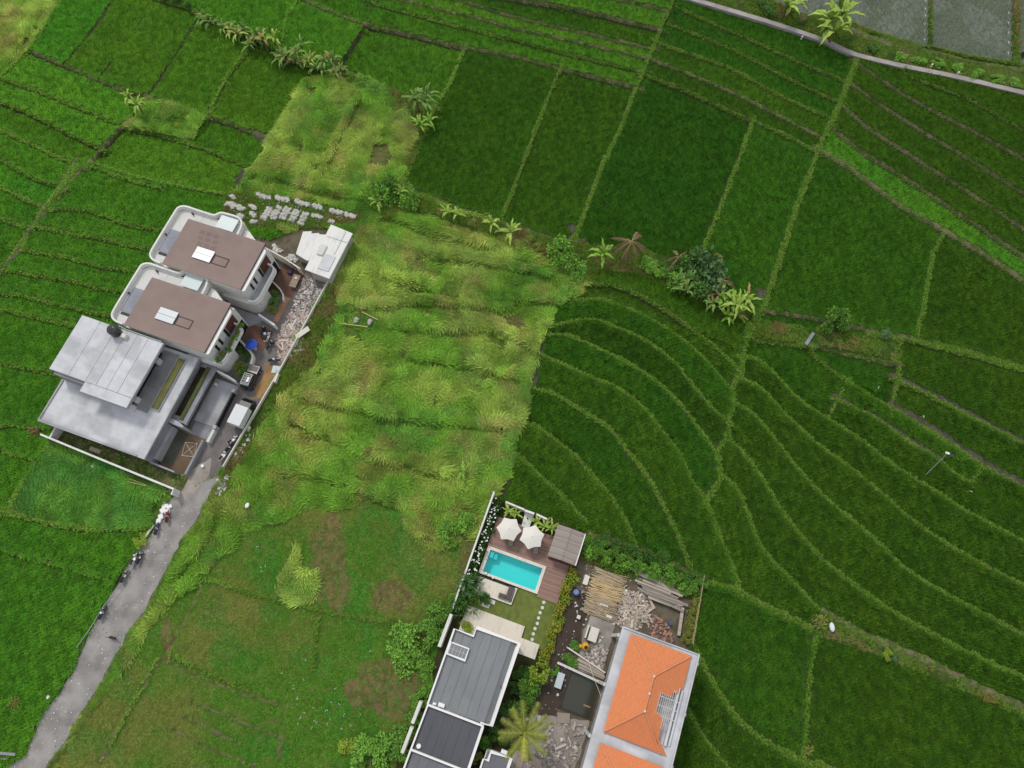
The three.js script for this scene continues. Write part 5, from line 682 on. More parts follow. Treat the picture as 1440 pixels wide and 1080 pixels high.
// big weeds and shrubs on the open plot and along the house wall
for (const [x, y, s, h, l, lb] of [[572, 912, 3.2, 1.9, 'fresh', 'wide light green bush on the short grass beside the house wall'], [600, 890, 2.4, 1.7, 'mid', 'dark leafy bush against the house wall'], [618, 862, 1.9, 1.6, 'mid', 'tall leafy bush by the end of the hedge wall'], [592, 925, 2.0, 1.4, 'fresh', 'bright bush below the dark leafy bush'], [520, 1060, 3.0, 1.6, 'fresh', 'big bright bush in the corner of the short grass'], [553, 1045, 2.4, 1.5, 'mid', 'leafy bush near the wall stub'], [492, 1045, 1.4, 0.9, 'lime', 'pale yellow green bush in the short grass'], [632, 752, 2.2, 1.6, 'fresh', 'bright bush at the foot of the tall grass by the hedge wall'], [655, 735, 2.0, 1.4, 'fresh', 'bright bush beside the corner of the hedge wall']]) bush('plot_bush', lb, W(x, y), s, h, s * 0.85, l, 'fine');
for (const [x, y] of [[600, 965], [590, 985], [583, 1008], [596, 945], [575, 1030], [640, 845], [562, 1062]]) bush('wall_weed', 'weedy shrub growing along the house wall', W(x, y), 1.3, 1.0, 1.1, x % 2 ? 'mid' : 'fresh', 'fine', 'weeds along the house wall');
{ const p = W(205, 762); bush('roadside_shrub', 'yellow green shrub at the roadside by the parked scooters', [p[0] - 0.5, p[1]], 1.3, 0.9, 1.0, 'lime', 'fine'); bush('roadside_shrub', 'dry yellow shrub at the roadside by the lane bend', W(25, 990), 0.9, 0.7, 0.8, 'olive', 'blade'); bush('dry_clump', 'dead yellow banana clump by the corner of the white wall', W(50, 608), 1.1, 0.9, 1.0, 'dry', 'blade'); banana('young light green plant in the tall rough grass', W(650, 667), 0.9, 'banana', null, 1, 91); }
// pool garden: hedge with white flowers, croton hedge, deck palms
for (let k = 0; k < 11; k++) bush('flowering_hedge_shrub', 'dark glossy shrub of the hedge along the white pool wall', [-8.1 + 0.15 * Math.sin(k * 2), -16.9 + k * 1.02], 0.72, 1.5, 0.72, 'dark', 'broad', 'shrubs of the pool wall hedge');
{ const r = RNG(77), list = []; for (let k = 0; k < 70; k++) list.push([-8.1 + (r() - 0.5) * 1.2, 1.25 + 0.35 * r(), -17.2 + r() * 11.2, r() * 6, 0.9 + 0.7 * r(), 1, 0.8, 0.8, 0.78]); const g = new THREE.CircleGeometry(0.09, 6).rotateX(-1.3); g.setAttribute('color', new THREE.Float32BufferAttribute(new Float32Array(g.attributes.position.count * 3).fill(1), 3)); tag(scatter(scene, 'hedge_blossom_foliage', g, bladeMat, list), 'white blossoms on the dark hedge along the pool wall', 'blossoms', null, 'stuff'); }
for (let k = 0; k < 14; k++) bush('croton_shrub', 'yellow green croton shrub of the hedge beside the stepping stones', [4.75 + 0.25 * Math.sin(k * 1.9), -11.2 + k * 0.92], 0.75 + 0.15 * Math.sin(k), 1.1 + 0.3 * Math.sin(k * 2.3), 0.75, k % 3 === 1 ? 'lime' : 'yellow', 'broad', 'croton hedge shrubs');
for (const [x, z, s] of [[-6.2, -16.0, 1.2], [-5.1, -16.1, 1.1], [-1.9, -16.0, 1.2], [-0.8, -15.8, 1.1], [0.2, -15.9, 1.2]]) banana('arching light green garden plant along the back wall of the deck', [x, z], s * 0.62, 'bananaPale', 'plants along the back wall of the deck', 1, 95 + x);
for (const [x, z, s, h, l, lb] of [[-7.6, -4.9, 1.9, 2.8, 'blue', 'grey green feathery tree over the end of the pool'], [-6.9, -3.5, 1.6, 2.6, 'dark', 'dark feathery tree by the cream terrace'], [-8.2, -1.7, 1.4, 2.4, 'dark', 'dark shrub in the corner beside the cream terrace'], [-5.2, -4.1, 0.9, 1.0, 'dark', 'small dark shrub beside the two pale pavers'], [-6.4, 0.2, 0.9, 0.9, 'lime', 'lime shrub in the notch of the grey roofed house']]) bush('garden_tree', lb, [x, z], s, h, s, l, s > 1.2 ? 'blade' : 'fine', null, s > 1.2 ? 'tree' : 'shrub');
for (const [x, z, s, h, l] of [[4.6, 2.3, 1.5, 2.6, 'lime'], [3.8, 4.4, 1.6, 1.9, 'mid'], [2.6, 3.2, 1.2, 1.3, 'dark'], [3.2, 6.2, 1.5, 1.6, 'dark'], [2.2, 7.6, 1.2, 1.3, 'dark'], [4.4, 6.0, 1.1, 1.4, 'mid'], [1.9, 5.0, 0.9, 1.1, 'dark'], [1.6, 10.8, 1.1, 1.4, 'dark'], [1.0, 12.3, 1.0, 1.3, 'mid'], [0.8, 14.2, 1.0, 1.2, 'olive'], [2.6, 11.0, 1.1, 1.3, 'dark'], [0.7, 16.2, 0.9, 1.2, 'olive']]) bush('garden_shrub', { lime: 'tall lime tree at the corner of the cream terrace', mid: 'mid green shrub in the shady strip between house and building site', dark: 'dark shrub in the shady strip between house and building site', olive: 'olive shrub between the dark roofed wing and the annex' }[l], [x, z], s, h, s, l, 'fine', 'shrubs in the shady garden strip');
palm('coconut palm with olive yellow fronds between the two houses', W(741, 1018, 0), 7.2, 17, 3.7, 'palm', [-0.3, 0.4], false, 6);
// weedy bank north of the building site
for (let k = 0; k < 22; k++) { const u = 5.6 + k * 0.74, z = -15.6 + 1.0 * Math.sin(k * 2.1) + (k > 16 ? 0.4 : 0); bush('site_shrub', ['mid green', 'bright green', 'dark green'][k % 3] + ' shrub on the weedy bank behind the building site', [u, z], 1.3 + 0.3 * Math.sin(k), 1.1 + 0.5 * Math.abs(Math.sin(k * 1.3)), 1.2, k % 3 === 0 ? 'mid' : k % 3 === 1 ? 'fresh' : 'dark', 'fine', 'shrubs on the bank behind the building site'); }
for (let k = 0; k < 6; k++) bush('site_shrub', 'yellowish shrub along the fence east of the building site', [21.5 + 0.2 * Math.sin(k * 3), -13.2 + k * 1.0], 0.8, 0.8, 0.8, 'olive', 'fine', 'shrubs along the site fence');
for (const [x, z] of [[7.9, -2.4], [7.5, -0.6], [6.4, 1.4], [8.4, -0.2]]) bush('site_weed', 'green weed clump on the bare soil of the building site', [x, z], 0.8, 0.6, 0.8, 'mid', 'fine', 'weeds on the building site');
// plants of the villas
for (let k = 0; k < 7; k++) bush('balcony_plant', 'trailing green plant on the balcony of the planted villa', [-52.35 + (k > 4 ? -0.5 : 0), -28.0 + k * 0.98], 0.55, 0.8, 0.6, k % 2 ? 'olive' : 'mid', 'fine', 'plants on the villa balcony', 'plant', 4.0);
for (const [x, z, s, l, g] of [[-51.6, -34.6, 0.8, 'mid', 0], [-51.2, -33.4, 0.9, 'olive', 0], [-52.0, -36.2, 0.6, 'mid', 0], [-51.4, -24.9, 0.8, 'dark', 1], [-51.8, -23.2, 1.0, 'olive', 1], [-50.9, -22.6, 0.9, 'mid', 1], [-52.6, -25.6, 0.7, 'dark', 1]]) bush('villa_shrub', { mid: 'mid green', olive: 'olive', dark: 'dark green' }[l] + (g ? ' shrub in the bed below the planted balcony' : ' shrub in the bed below the bare balcony'), [x, z], s, 0.9, s, l, 'fine', g ? 'shrubs below the planted balcony' : 'shrubs below the bare balcony');

// ---------------------------------------------------------------- vehicles
function makeScooter() {
  const t = thing('motor_scooter', '', 'scooter', [0, 0, 0]); const side = (pts, w, b = 0.03) => { const s = new THREE.Shape(pts.map((p) => new THREE.Vector2(...p))); return new THREE.ExtrudeGeometry(s, { depth: w - 2 * b, bevelEnabled: true, bevelSize: b, bevelThickness: b, bevelOffset: -b, bevelSegments: 1 }).translate(0, 0, -w / 2 + b); };
  for (const x of [-0.62, 0.64]) { const w = part(t, 'wheel', new THREE.TorusGeometry(0.2, 0.065, 8, 18).translate(x, 0.265, 0), M.rubber); part(w, 'rim', new THREE.CylinderGeometry(0.15, 0.15, 0.05, 12).rotateX(Math.PI / 2).translate(x, 0.265, 0), M.chrome); }
  part(t, 'body', side([[-0.9, 0.62], [-0.85, 0.8], [-0.2, 0.72], [-0.1, 0.42], [0.25, 0.34], [0.38, 0.9], [0.5, 0.98], [0.6, 0.85], [0.44, 0.3], [-0.1, 0.24], [-0.5, 0.4]], 0.36), M.scooterBlack); part(t, 'seat', rbox(-0.82, -0.1, 0.74, 0.86, -0.15, 0.15, 0.05), M.rubber); part(t, 'front_fender', side([[0.42, 0.45], [0.55, 0.56], [0.75, 0.54], [0.88, 0.42], [0.7, 0.5]], 0.14, 0.02), M.scooterBlack);
  part(t, 'fork', rod([0.64, 0.265, 0], [0.48, 0.95, 0], 0.04), M.chrome); part(t, 'handlebar', rod([0.42, 1.03, -0.34], [0.42, 1.03, 0.34], 0.025), M.rubber); part(t, 'headlight', new THREE.SphereGeometry(0.09, 10, 8).translate(0.58, 0.92, 0), M.skylight); for (const s of [-1, 1]) { const m = part(t, 'mirror', new THREE.SphereGeometry(0.07, 8, 6).scale(0.4, 0.7, 1).translate(0.36, 1.22, s * 0.34), M.chrome); part(m, 'mirror_stalk', rod([0.42, 1.03, s * 0.24], [0.36, 1.2, s * 0.33], 0.01), M.rubber); }
  part(t, 'tail_light', rbox(-0.95, -0.88, 0.64, 0.74, -0.08, 0.08, 0.02), M.red); part(t, 'exhaust', rod([-0.2, 0.24, 0.16], [-0.85, 0.36, 0.2], 0.045, 0.06, 8), M.chrome); part(t, 'stand', rod([-0.1, 0.25, -0.1], [-0.05, 0.02, -0.24], 0.015), M.rubber); return t;
}
const sc0 = makeScooter(); let scFirst = true;
function scooter(px, dir, m, label, group, helmet) { // dir: pixel direction of its nose
  const a = W(px[0], px[1]), b = W(px[0] + dir[0], px[1] + dir[1]), turn = -Math.atan2(b[1] - a[1], b[0] - a[0]); let o; if (scFirst) { o = sc0; o.position.set(a[0], 0.035, a[1]); o.rotation.y = turn; o.userData.label = label; if (group) o.userData.group = group; scFirst = false; } else o = dup(sc0, [a[0], 0.035, a[1]], turn, label, group);
  if (!group) delete o.userData.group; o.rotation.x = 0; o.traverse((q) => { if (q.name === 'body' || q.name === 'front_fender') q.material = m; });
  if (helmet) single('helmet', `${helmet} helmet left on ${label.replace(/ (parked|beside|on|at|by|behind|in|standing|nearest).*$/, '')}`, 'helmet', new THREE.SphereGeometry(0.16, 12, 9, 0, 6.3, 0, 2).translate(a[0] + 0.05, 0.035 + 0.93, a[1]), helmet === 'white' ? M.trim : M.scooterBlue);
  return o;
}
scooter([147, 862], [10, -22], M.scooterBlue, 'dark blue scooter standing alone at the edge of the lane', null, 'white');
scooter([178, 811], [12, -20], M.scooterBlack, 'black scooter with pale seat standing between the pair and the lone one'); scooter([191, 787], [10, -22], M.scooterWhite, 'white sided scooter of the pair beside the yellow green shrub'); scooter([199, 785], [10, -22], M.scooterBlack, 'black scooter of the pair beside the yellow green shrub');
scooter([223, 744], [5, -22], M.scooterBlue, 'dark scooter in front of the white sacks on the lane', null); scooter([238, 727], [3, -22], M.red, 'dark red scooter beside the white sacks on the lane');
scooter([329, 620], [14, -12], M.scooterWhite, 'white scooter by the yard wall closest to the box truck'); scooter([324, 630], [12, -16], M.scooterBlack, 'black scooter in the middle of the three by the yard wall'); scooter([316, 642], [12, -16], M.scooterWhite, 'black and white scooter at the open end of the yard wall', null, 'white');
scooter([371, 468], [8, -20], M.scooterBlack, 'black scooter beside the blue parasol'); scooter([378, 476], [10, -18], M.scooterWhite, 'pale scooter by the rubble in front of the planted villa'); scooter([381, 487], [12, -16], M.scooterBlack, 'black scooter nearest the timber rubble'); scooter([387, 508], [20, -3], M.scooterBlue, 'dark scooter parked crosswise near the sandy strip', null, 'white');
{ // small box truck
  const t = thing('box_truck', 'small dark truck with a white cargo box on the paved yard', 'truck', [-47.5, 0.03, -16.4]);
  part(t, 'cargo_box', rbox(-1.0, 1.0, 0.75, 2.35, -0.95, 2.0, 0.05), M.truckBox); part(t, 'chassis', box(-0.85, 0.85, 0.45, 0.75, -2.2, 1.95), M.rubber);
  const cs = new THREE.Shape([[-2.35, 0.45], [-2.4, 0.95], [-2.2, 1.15], [-1.75, 1.72], [-1.05, 1.75], [-1.02, 0.45]].map((p) => new THREE.Vector2(...p))); const cab = part(t, 'cab', new THREE.ExtrudeGeometry(cs, { depth: 1.7, bevelEnabled: true, bevelSize: 0.05, bevelThickness: 0.05, bevelSegments: 2 }).rotateY(-Math.PI / 2).translate(0.85, 0, 0), M.carDark);
  const ws = part(cab, 'windscreen', new THREE.PlaneGeometry(1.5, 0.68).translate(0, 0, 0), M.glassDark); ws.rotation.set(-0.68, Math.PI, 0, 'YXZ'); ws.position.set(0, 1.44, -2.06); for (const s of [-1, 1]) part(cab, 'side_window', box(s * 0.9, s * 0.915, 1.15, 1.6, -1.8, -1.15), M.glassDark);
  for (const [x, z] of [[-0.8, -1.75], [0.8, -1.75], [-0.8, 1.2], [0.8, 1.2]]) { const w = part(t, 'wheel', new THREE.CylinderGeometry(0.35, 0.35, 0.24, 16).rotateZ(Math.PI / 2).translate(x, 0.35, z), M.rubber); part(w, 'rim', new THREE.CylinderGeometry(0.18, 0.18, 0.26, 12).rotateZ(Math.PI / 2).translate(x, 0.35, z), M.chrome); } for (const s of [-1, 1]) part(t, 'headlight', rbox(s * 0.65 - 0.13, s * 0.65 + 0.13, 0.7, 0.85, -2.47, -2.4, 0.02), M.skylight);
  const j = thing('off_road_car', 'dark grey off-road car with roof rack beside the planted villa', 'car', [-49.1, 0.03, -22.0], 0.06);
  const shape = (pts, w) => new THREE.ExtrudeGeometry(new THREE.Shape(pts.map((p) => new THREE.Vector2(...p))), { depth: w - 0.1, bevelEnabled: true, bevelSize: 0.05, bevelThickness: 0.05, bevelSegments: 2 }).rotateY(-Math.PI / 2).translate(w / 2 - 0.05, 0, 0);
  part(j, 'body', shape([[-1.85, 0.45], [-1.85, 0.95], [-0.7, 1.05], [1.75, 1.05], [1.8, 0.45]], 1.7), M.carDark); const cb = part(j, 'cabin', shape([[-0.65, 1.05], [-0.3, 1.68], [1.6, 1.7], [1.72, 1.05]], 1.5), M.carDark); const wsn = part(cb, 'windscreen', new THREE.PlaneGeometry(1.35, 0.6), M.glassDark); wsn.rotation.set(-0.52, Math.PI, 0, 'YXZ'); wsn.position.set(0, 1.4, -0.56); for (const s of [-1, 1]) for (const z of [-0.2, 0.75]) part(cb, 'side_window', box(s * 0.77, s * 0.785, 1.15, 1.55, z, z + 0.75), M.glassDark);
  const rk = part(j, 'roof_rack', along([[-0.6, -0.2], [0.6, -0.2], [0.6, 1.5], [-0.6, 1.5], [-0.6, -0.25]], 0.06, 1.8, 1.87), M.metal); for (let k = 0; k < 4; k++) part(rk, 'rack_bar', box(-0.6, 0.6, 1.79, 1.83, 0.05 + k * 0.4, 0.1 + k * 0.4), M.metal); part(rk, 'white_case', rbox(0.15, 0.5, 1.83, 2.05, 0.3, 1.1), M.trim); part(j, 'hood', rbox(-0.7, 0.7, 1.0, 1.08, -1.8, -0.72, 0.03), M.carDark); part(j, 'bumper', rbox(-0.85, 0.85, 0.45, 0.65, -2.05, -1.88, 0.04), M.rubber);
  for (const [x, z] of [[-0.78, -1.25], [0.78, -1.25], [-0.78, 1.15], [0.78, 1.15]]) { const w = part(j, 'wheel', new THREE.CylinderGeometry(0.4, 0.4, 0.26, 18).rotateZ(Math.PI / 2).translate(x, 0.4, z), M.rubber); part(w, 'rim', new THREE.CylinderGeometry(0.2, 0.2, 0.28, 12).rotateZ(Math.PI / 2).translate(x, 0.4, z), M.chrome); } part(j, 'spare_wheel', new THREE.CylinderGeometry(0.36, 0.36, 0.2, 18).rotateX(Math.PI / 2).translate(0, 1.0, 1.98), M.rubber); for (const s of [-1, 1]) part(j, 'headlight', new THREE.CylinderGeometry(0.1, 0.1, 0.04, 12).rotateX(Math.PI / 2).translate(s * 0.55, 0.82, -1.92), M.skylight);
}
// ---------------------------------------------------------------- small things round the villas
{
  const p = W(353, 484, 1.9), t = thing('blue_parasol', 'blue parasol open in the yard of the planted villa', 'parasol', [p[0], 0.04, p[1]]); part(t, 'canopy', new THREE.ConeGeometry(0.95, 0.45, 8).translate(0, 2.0, 0), M.blue); part(t, 'pole', cyl(0.03, 0.03, 2.2, 8), M.metal); part(t, 'base', cyl(0.28, 0.25, 0.1, 12), M.midgrey);
  const tb = thing('wooden_table', 'pale wooden table in the tiled yard', 'table', [-49.9, 0.04, -38.9], 0.05); part(tb, 'top', box(-0.55, 0.55, 0.7, 0.78, -1.1, 1.1), M.plank); for (const [x, z] of [[-0.48, -1], [0.48, -1], [-0.48, 1], [0.48, 1]]) part(tb, 'leg', box(x - 0.04, x + 0.04, 0, 0.7, z - 0.04, z + 0.04), M.plank); single('folded_cloth', 'pale folded cloth on the wooden table', 'cloth', rbox(-50.1, -49.7, 0.82, 0.92, -39.6, -39.2, 0.03), M.cream);
  for (const [x, z] of [[-50.9, -41.0], [-50.2, -40.8]]) single('door_leaf', 'brown wooden door leaning on the yard wall', 'door', box(x - 0.35, x + 0.35, 0.04, 2.0, z - 0.05, z + 0.05).rotateX(0), M.wood, 'doors leaning on the yard wall'); single('tarp_bundle', 'dark blue tarp bundle below the leaning doors', 'bundle', rbox(-51.9, -51.2, 0.04, 0.5, -40.6, -39.9, 0.12), mat(0.04, 0.04, 0.12));
  single('white_bucket', 'white bucket at the mouth of the lane', 'bucket', mergeGeometries([cyl(0.17, 0.22, 0.4, 14)]).translate(...(() => { const q = W(286, 656); return [q[0], 0.03, q[1]]; })()), M.trim); single('white_bucket', 'white bucket on the grey driveway', 'bucket', cyl(0.17, 0.22, 0.4, 14).translate(-53.7, 0.05, -19.4), M.trim); single('white_bucket', 'white bucket in the reddish tiled yard', 'bucket', cyl(0.17, 0.22, 0.4, 14).translate(-50.5, 0.04, -29.3), M.trim); 
  for (const [x, y, w, l, a] of [[233, 712, 0.55, 0.5, 0.4], [230, 718, 0.5, 0.6, 1.0], [236, 720, 0.5, 0.5, 0.2], [227, 727, 0.45, 0.6, 0.7], [224, 733, 0.45, 0.5, 0.1], [239, 713, 0.5, 0.45, 0.9]]) { const q = W(x, y); single('cement_sack', 'plump white sack in the heap at the end of the lane verge', 'sack', new RoundedBoxGeometry(w * 1.6, 0.32, l * 1.3, 3, 0.14).rotateY(a).translate(q[0], 0.18, q[1]), M.trim, 'white sacks on the verge'); }
  for (const [x0, y0, x1, y1] of [[180, 678, 207, 684], [204, 682, 236, 697], [222, 688, 238, 693], [184, 674, 215, 686]]) { const a = W(x0, y0), b = W(x1, y1); single('pale_pole', 'thin pale pole lying in the grass south of the white wall', 'pole', rod([a[0], 0.5, a[1]], [b[0], 0.5, b[1]], 0.05), M.bamboo, 'poles south of the white wall'); }
  // rail along the lane
  { const pts = [[204, 778], [190, 797], [170, 826], [150, 852], [132, 882], [112, 910]].map(([x, y]) => W(x, y)), t2 = thing('roadside_rail', 'thin grey rail on short posts along the lane', 'rail', [pts[2][0], 0, pts[2][1]]); for (let k = 0; k < pts.length; k++) { wpart(t2, 'post', rod([pts[k][0], 0, pts[k][1]], [pts[k][0], 0.75, pts[k][1]], 0.04), M.metal); if (k) wpart(t2, 'bar', rod([pts[k - 1][0], 0.7, pts[k - 1][1]], [pts[k][0], 0.7, pts[k][1]], 0.035), M.metal); } const q = [[218, 738], [208, 752], [200, 764]].map(([x, y]) => W(x, y)); single('concrete_edging', 'pale concrete edging strip by the white sacks', 'edging', along(q, 0.25, 0, 0.35), M.cream); }
  { const q = W(4, 1058), s = W(26, 1060); single('low_wall', 'low mossy concrete wall where the lane leaves the paddies', 'wall', along([W(-40, 1060), q, s], 0.3, 0, 0.7), M.grey); single('low_wall', 'second low concrete wall below the mossy one', 'wall', along([W(-40, 1072), W(14, 1066)], 0.25, 0, 0.5), M.midgrey); single('red_flower_pot', 'red pot at the end of the low concrete walls', 'pot', new THREE.LatheGeometry([[0.01, 0], [0.2, 0], [0.3, 0.45], [0.25, 0.45], [0.2, 0.3], [0.01, 0.3]].map((v) => new THREE.Vector2(...v)), 14).translate(...(() => { const w = W(13, 1069); return [w[0], 0, w[1]]; })()), M.red); const w = W(70, 980); single('white_sack', 'small white bag on the grass edge of the lane', 'bag', new THREE.IcosahedronGeometry(0.24, 2).scale(1, 0.7, 1.2).translate(w[0], 0.3, w[1]), M.trim); const w2 = W(350, 712); single('white_sack', 'white bag caught in the tall grass', 'bag', new THREE.IcosahedronGeometry(0.3, 2).scale(1, 0.6, 1.3).translate(w2[0], 0.7, w2[1]), M.trim); }
}
// rubble: broken stone that nobody could count
const chunk = (seed) => { const g = new THREE.IcosahedronGeometry(1, 1).toNonIndexed(), p = g.attributes.position; for (let i = 0; i < p.count; i++) { const x = p.getX(i), y = p.getY(i), z = p.getZ(i), k = 0.65 + 0.6 * hash(Math.round(x * 50) + 500, Math.round(y * 50) * 7 + Math.round(z * 50), seed); p.setXYZ(i, x * k, y * k * 0.6, z * k); } g.computeVertexNormals(); g.setAttribute('color', new THREE.Float32BufferAttribute(new Float32Array(p.count * 3).fill(1), 3)); return g; };
const chunkGeo = chunk(3), splinter = (() => { const g = new THREE.BoxGeometry(2.6, 0.25, 0.5); g.setAttribute('color', new THREE.Float32BufferAttribute(new Float32Array(g.attributes.position.count * 3).fill(1), 3)); return g; })();
function rubble(name, label, pts, n, s0, s1, cols, seed, geo = chunkGeo) {
  const r = RNG(seed), list = []; let x0 = 1e9, x1 = -1e9, z0 = 1e9, z1 = -1e9; for (const [a, b] of pts) { x0 = Math.min(x0, a); x1 = Math.max(x1, a); z0 = Math.min(z0, b); z1 = Math.max(z1, b); } const inn = (x, z) => { let c = false; for (let i = 0, j = pts.length - 1; i < pts.length; j = i++) if ((pts[i][1] > z) !== (pts[j][1] > z) && x < (pts[j][0] - pts[i][0]) * (z - pts[i][1]) / (pts[j][1] - pts[i][1]) + pts[i][0]) c = !c; return c; };
  for (let k = 0; k < n * 4 && list.length < n; k++) { const x = x0 + (x1 - x0) * r(), z = z0 + (z1 - z0) * r(); if (!inn(x, z) || fbm(x * 0.5, z * 0.5, seed, 2) < 0.3) continue; const s = s0 + (s1 - s0) * Math.pow(r(), 3), c = cols[Math.floor(r() * cols.length)], q = 0.75 + 0.5 * r(); list.push([x, 0.03 + s * 0.3 + (s1 > 0.1 ? 0.1 * r() : 0), z, r() * 6.3, s, s, c[0] * q, c[1] * q, c[2] * q]); }
  return tag(scatter(scene, name, geo, new THREE.MeshStandardMaterial({ color: 0xffffff, vertexColors: true, roughness: 0.95, side: THREE.DoubleSide }), list), label, 'rubble', null, 'stuff');
}
const GR = [[0.34, 0.32, 0.30], [0.5, 0.46, 0.42], [0.22, 0.2, 0.19], [0.42, 0.35, 0.3], [0.6, 0.57, 0.54]], BR = [[0.42, 0.32, 0.27], [0.5, 0.42, 0.36], [0.28, 0.22, 0.18], [0.44, 0.40, 0.37]], WH = [[0.6, 0.58, 0.55], [0.5, 0.48, 0.46], [0.4, 0.38, 0.36]];
rubble('site_rubble', 'broken masonry strewn over the yard beside the white outbuilding', [[-49.3, -40.6], [-45.3, -40], [-45.6, -33], [-48.4, -33.5]], 900, 0.04, 0.24, GR, 11); rubble('site_rubble', 'pinkish rubble heap by the yard wall', [[-48.6, -34], [-45.3, -33.5], [-43.4, -30], [-44, -26], [-46.3, -25.4], [-48.6, -29]], 1300, 0.04, 0.26, BR, 12); rubble('timber_debris', 'splintered timber lying along the yard wall', [[-48.3, -35], [-45.4, -35], [-44, -28], [-46.3, -26], [-48.2, -29]], 220, 0.1, 0.6, [[0.5, 0.42, 0.36], [0.4, 0.3, 0.26], [0.55, 0.5, 0.45]], 13, splinter);
rubble('lane_gravel', 'pale gravel chips scattered over the lane', roadWorld, 900, 0.02, 0.09, [[0.55, 0.54, 0.52], [0.45, 0.43, 0.42], [0.7, 0.69, 0.67], [0.25, 0.24, 0.23]], 19); rubble('site_rubble', 'pale stones behind the yard wall of the bare villa', [[-56.4, -44], [-51.4, -43], [-51.5, -42], [-55.6, -42.6]], 160, 0.06, 0.3, WH, 14); rubble('site_rubble', 'white stones spilled in the grass south of the white wall', [W(96, 634), W(112, 640), W(140, 662), W(128, 690), W(112, 660)], 130, 0.06, 0.22, WH, 15); rubble('site_rubble', 'white stones at the end of the long white wall', [W(204, 690), W(240, 688), W(245, 705), W(215, 710)], 60, 0.08, 0.3, WH, 16); rubble('site_rubble', 'dark stones at the corner where the lane meets the grass', [W(300, 676), W(322, 668), W(318, 690), W(300, 704)], 110, 0.08, 0.32, GR, 17); rubble('site_rubble', 'pale rubble on the grass side of the yard wall', [W(330, 640), W(352, 592), W(358, 600), W(334, 655)], 70, 0.08, 0.32, WH, 18);
{ const a = thing('fallen_slab', 'pale concrete slab tipped over the yard wall', 'slab', [-44.9, 0.9, -31.2], 0.9); part(a, 'slab', box(-1.2, 1.2, -0.06, 0.06, -0.4, 0.4).rotateZ(0.25), M.cream); const b = thing('fallen_slab', 'grey sheet lying on the sandy strip at the wall', 'slab', [-46.3, 0.1, -24.6], 0.2); part(b, 'slab', box(-0.7, 0.7, -0.04, 0.04, -0.6, 0.6), M.sheet); const c = thing('fallen_slab', 'white slab leaning on the outer face of the yard wall', 'slab', [-45.4, 0.6, -23.2], 0.1); part(c, 'slab', box(-0.15, 0.15, -0.5, 0.5, -0.7, 0.7), M.cream); }
for (const [x, y, l, a] of [[424, 421, 1.4, 0.3], [430, 433, 1.0, -0.9], [418, 470, 1.6, 0.8], [404, 455, 1.2, 1.4]]) { const p = W(x, y); single('loose_plank', 'short pale plank lying on the rubble by the yard wall', 'plank', box(-l / 2, l / 2, 0, 0.08, -0.1, 0.1).rotateY(a).translate(p[0], 0.3, p[1]), M.paleWood, 'planks on the yard rubble'); }
// stacks of rough white stone behind the villas
const stoneGeo = [31, 32, 33].map((k) => worldUV(chunk(k)));
{ const add = (x, y, w, l, lb, g) => { const p = W(x, y), t = thing('stone_stack', lb, 'stone stack', [p[0], 0, p[1]], 0.05 * Math.sin(x), g), r = RNG(Math.round(x * 7 + y)); const nx = Math.max(1, Math.round(w / 0.62)), nz = Math.max(1, Math.round(l / 0.62)); for (let i = 0; i < nx; i++) for (let j = 0; j < nz; j++) { const hh = 0.35 + 0.25 * r(); const b = new THREE.Mesh(stoneGeo[Math.floor(r() * 3)], M.stone); b.name = 'stone'; b.castShadow = b.receiveShadow = true; b.position.set((i + 0.5 + 0.3 * (r() - 0.5)) / nx * w - w / 2, 0.22, (j + 0.5 + 0.3 * (r() - 0.5)) / nz * l - l / 2); b.rotation.y = r() * 6.3; b.scale.set(w / nx * 0.78, hh * 0.95, l / nz * 0.78); t.add(b); } };
  for (const [x, y] of [[376, 301], [389, 300], [402, 301], [414, 305], [427, 309]]) add(x, y, 1.0, 2.5, 'narrow stack of white stone blocks in the row of five behind the villas', 'row of five stone stacks');
  add(331, 291, 3.3, 0.85, 'long flat stack of white stone blocks at the paddy corner'); add(356, 292, 1.0, 0.9, 'square stone stack beside the long flat one'); for (const [x, y, w] of [[328, 278, 1.0], [371, 277, 2.4], [398, 281, 2.6], [425, 286, 2.6], [447, 292, 1.6], [473, 299, 2.2], [493, 304, 1.7]]) add(x, y, w, 0.75, 'low stack of weathered stone blocks in the curving upper line', 'curving line of stone stacks'); for (const [x, y, w] of [[340, 305, 1.3], [357, 303, 1.4], [357, 313, 1.1], [446, 305, 1.7], [466, 312, 1.0]]) add(x, y, w, 0.6, 'small broken stone stack among the weeds behind the villas', 'broken stone stacks'); }
rubble('stone_rubble', 'grey stone litter round the stone stacks behind the villas', [W(318, 274), W(440, 282), W(505, 300), W(498, 312), W(440, 318), W(335, 320)], 1500, 0.05, 0.17, [[0.36, 0.34, 0.3], [0.26, 0.23, 0.19], [0.42, 0.41, 0.38]], 51);
// bamboo frame on the rough plot
{ const a = [[480, 457], [518, 462]].map(([x, y]) => W(x, y)), b = [[510, 441], [532, 452]].map(([x, y]) => W(x, y)); single('bamboo_pole', 'pale pole lying in the rough grass below the two stones', 'pole', rod([a[0][0], 0.6, a[0][1]], [a[1][0], 0.6, a[1][1]], 0.08), M.bamboo); single('bamboo_pole', 'pale pole lying in the rough grass above the two stones', 'pole', rod([b[0][0], 0.6, b[0][1]], [b[1][0], 0.6, b[1][1]], 0.08), M.bamboo); for (const [x, y] of [[502, 452], [521, 455]]) { const p = W(x, y); single('white_stone', 'pale boulder between the two poles on the rough plot', 'stone', chunk(x).clone().scale(0.45, 0.5, 0.5).translate(p[0], 0.6, p[1]), M.stone, 'boulders between the poles'); } }
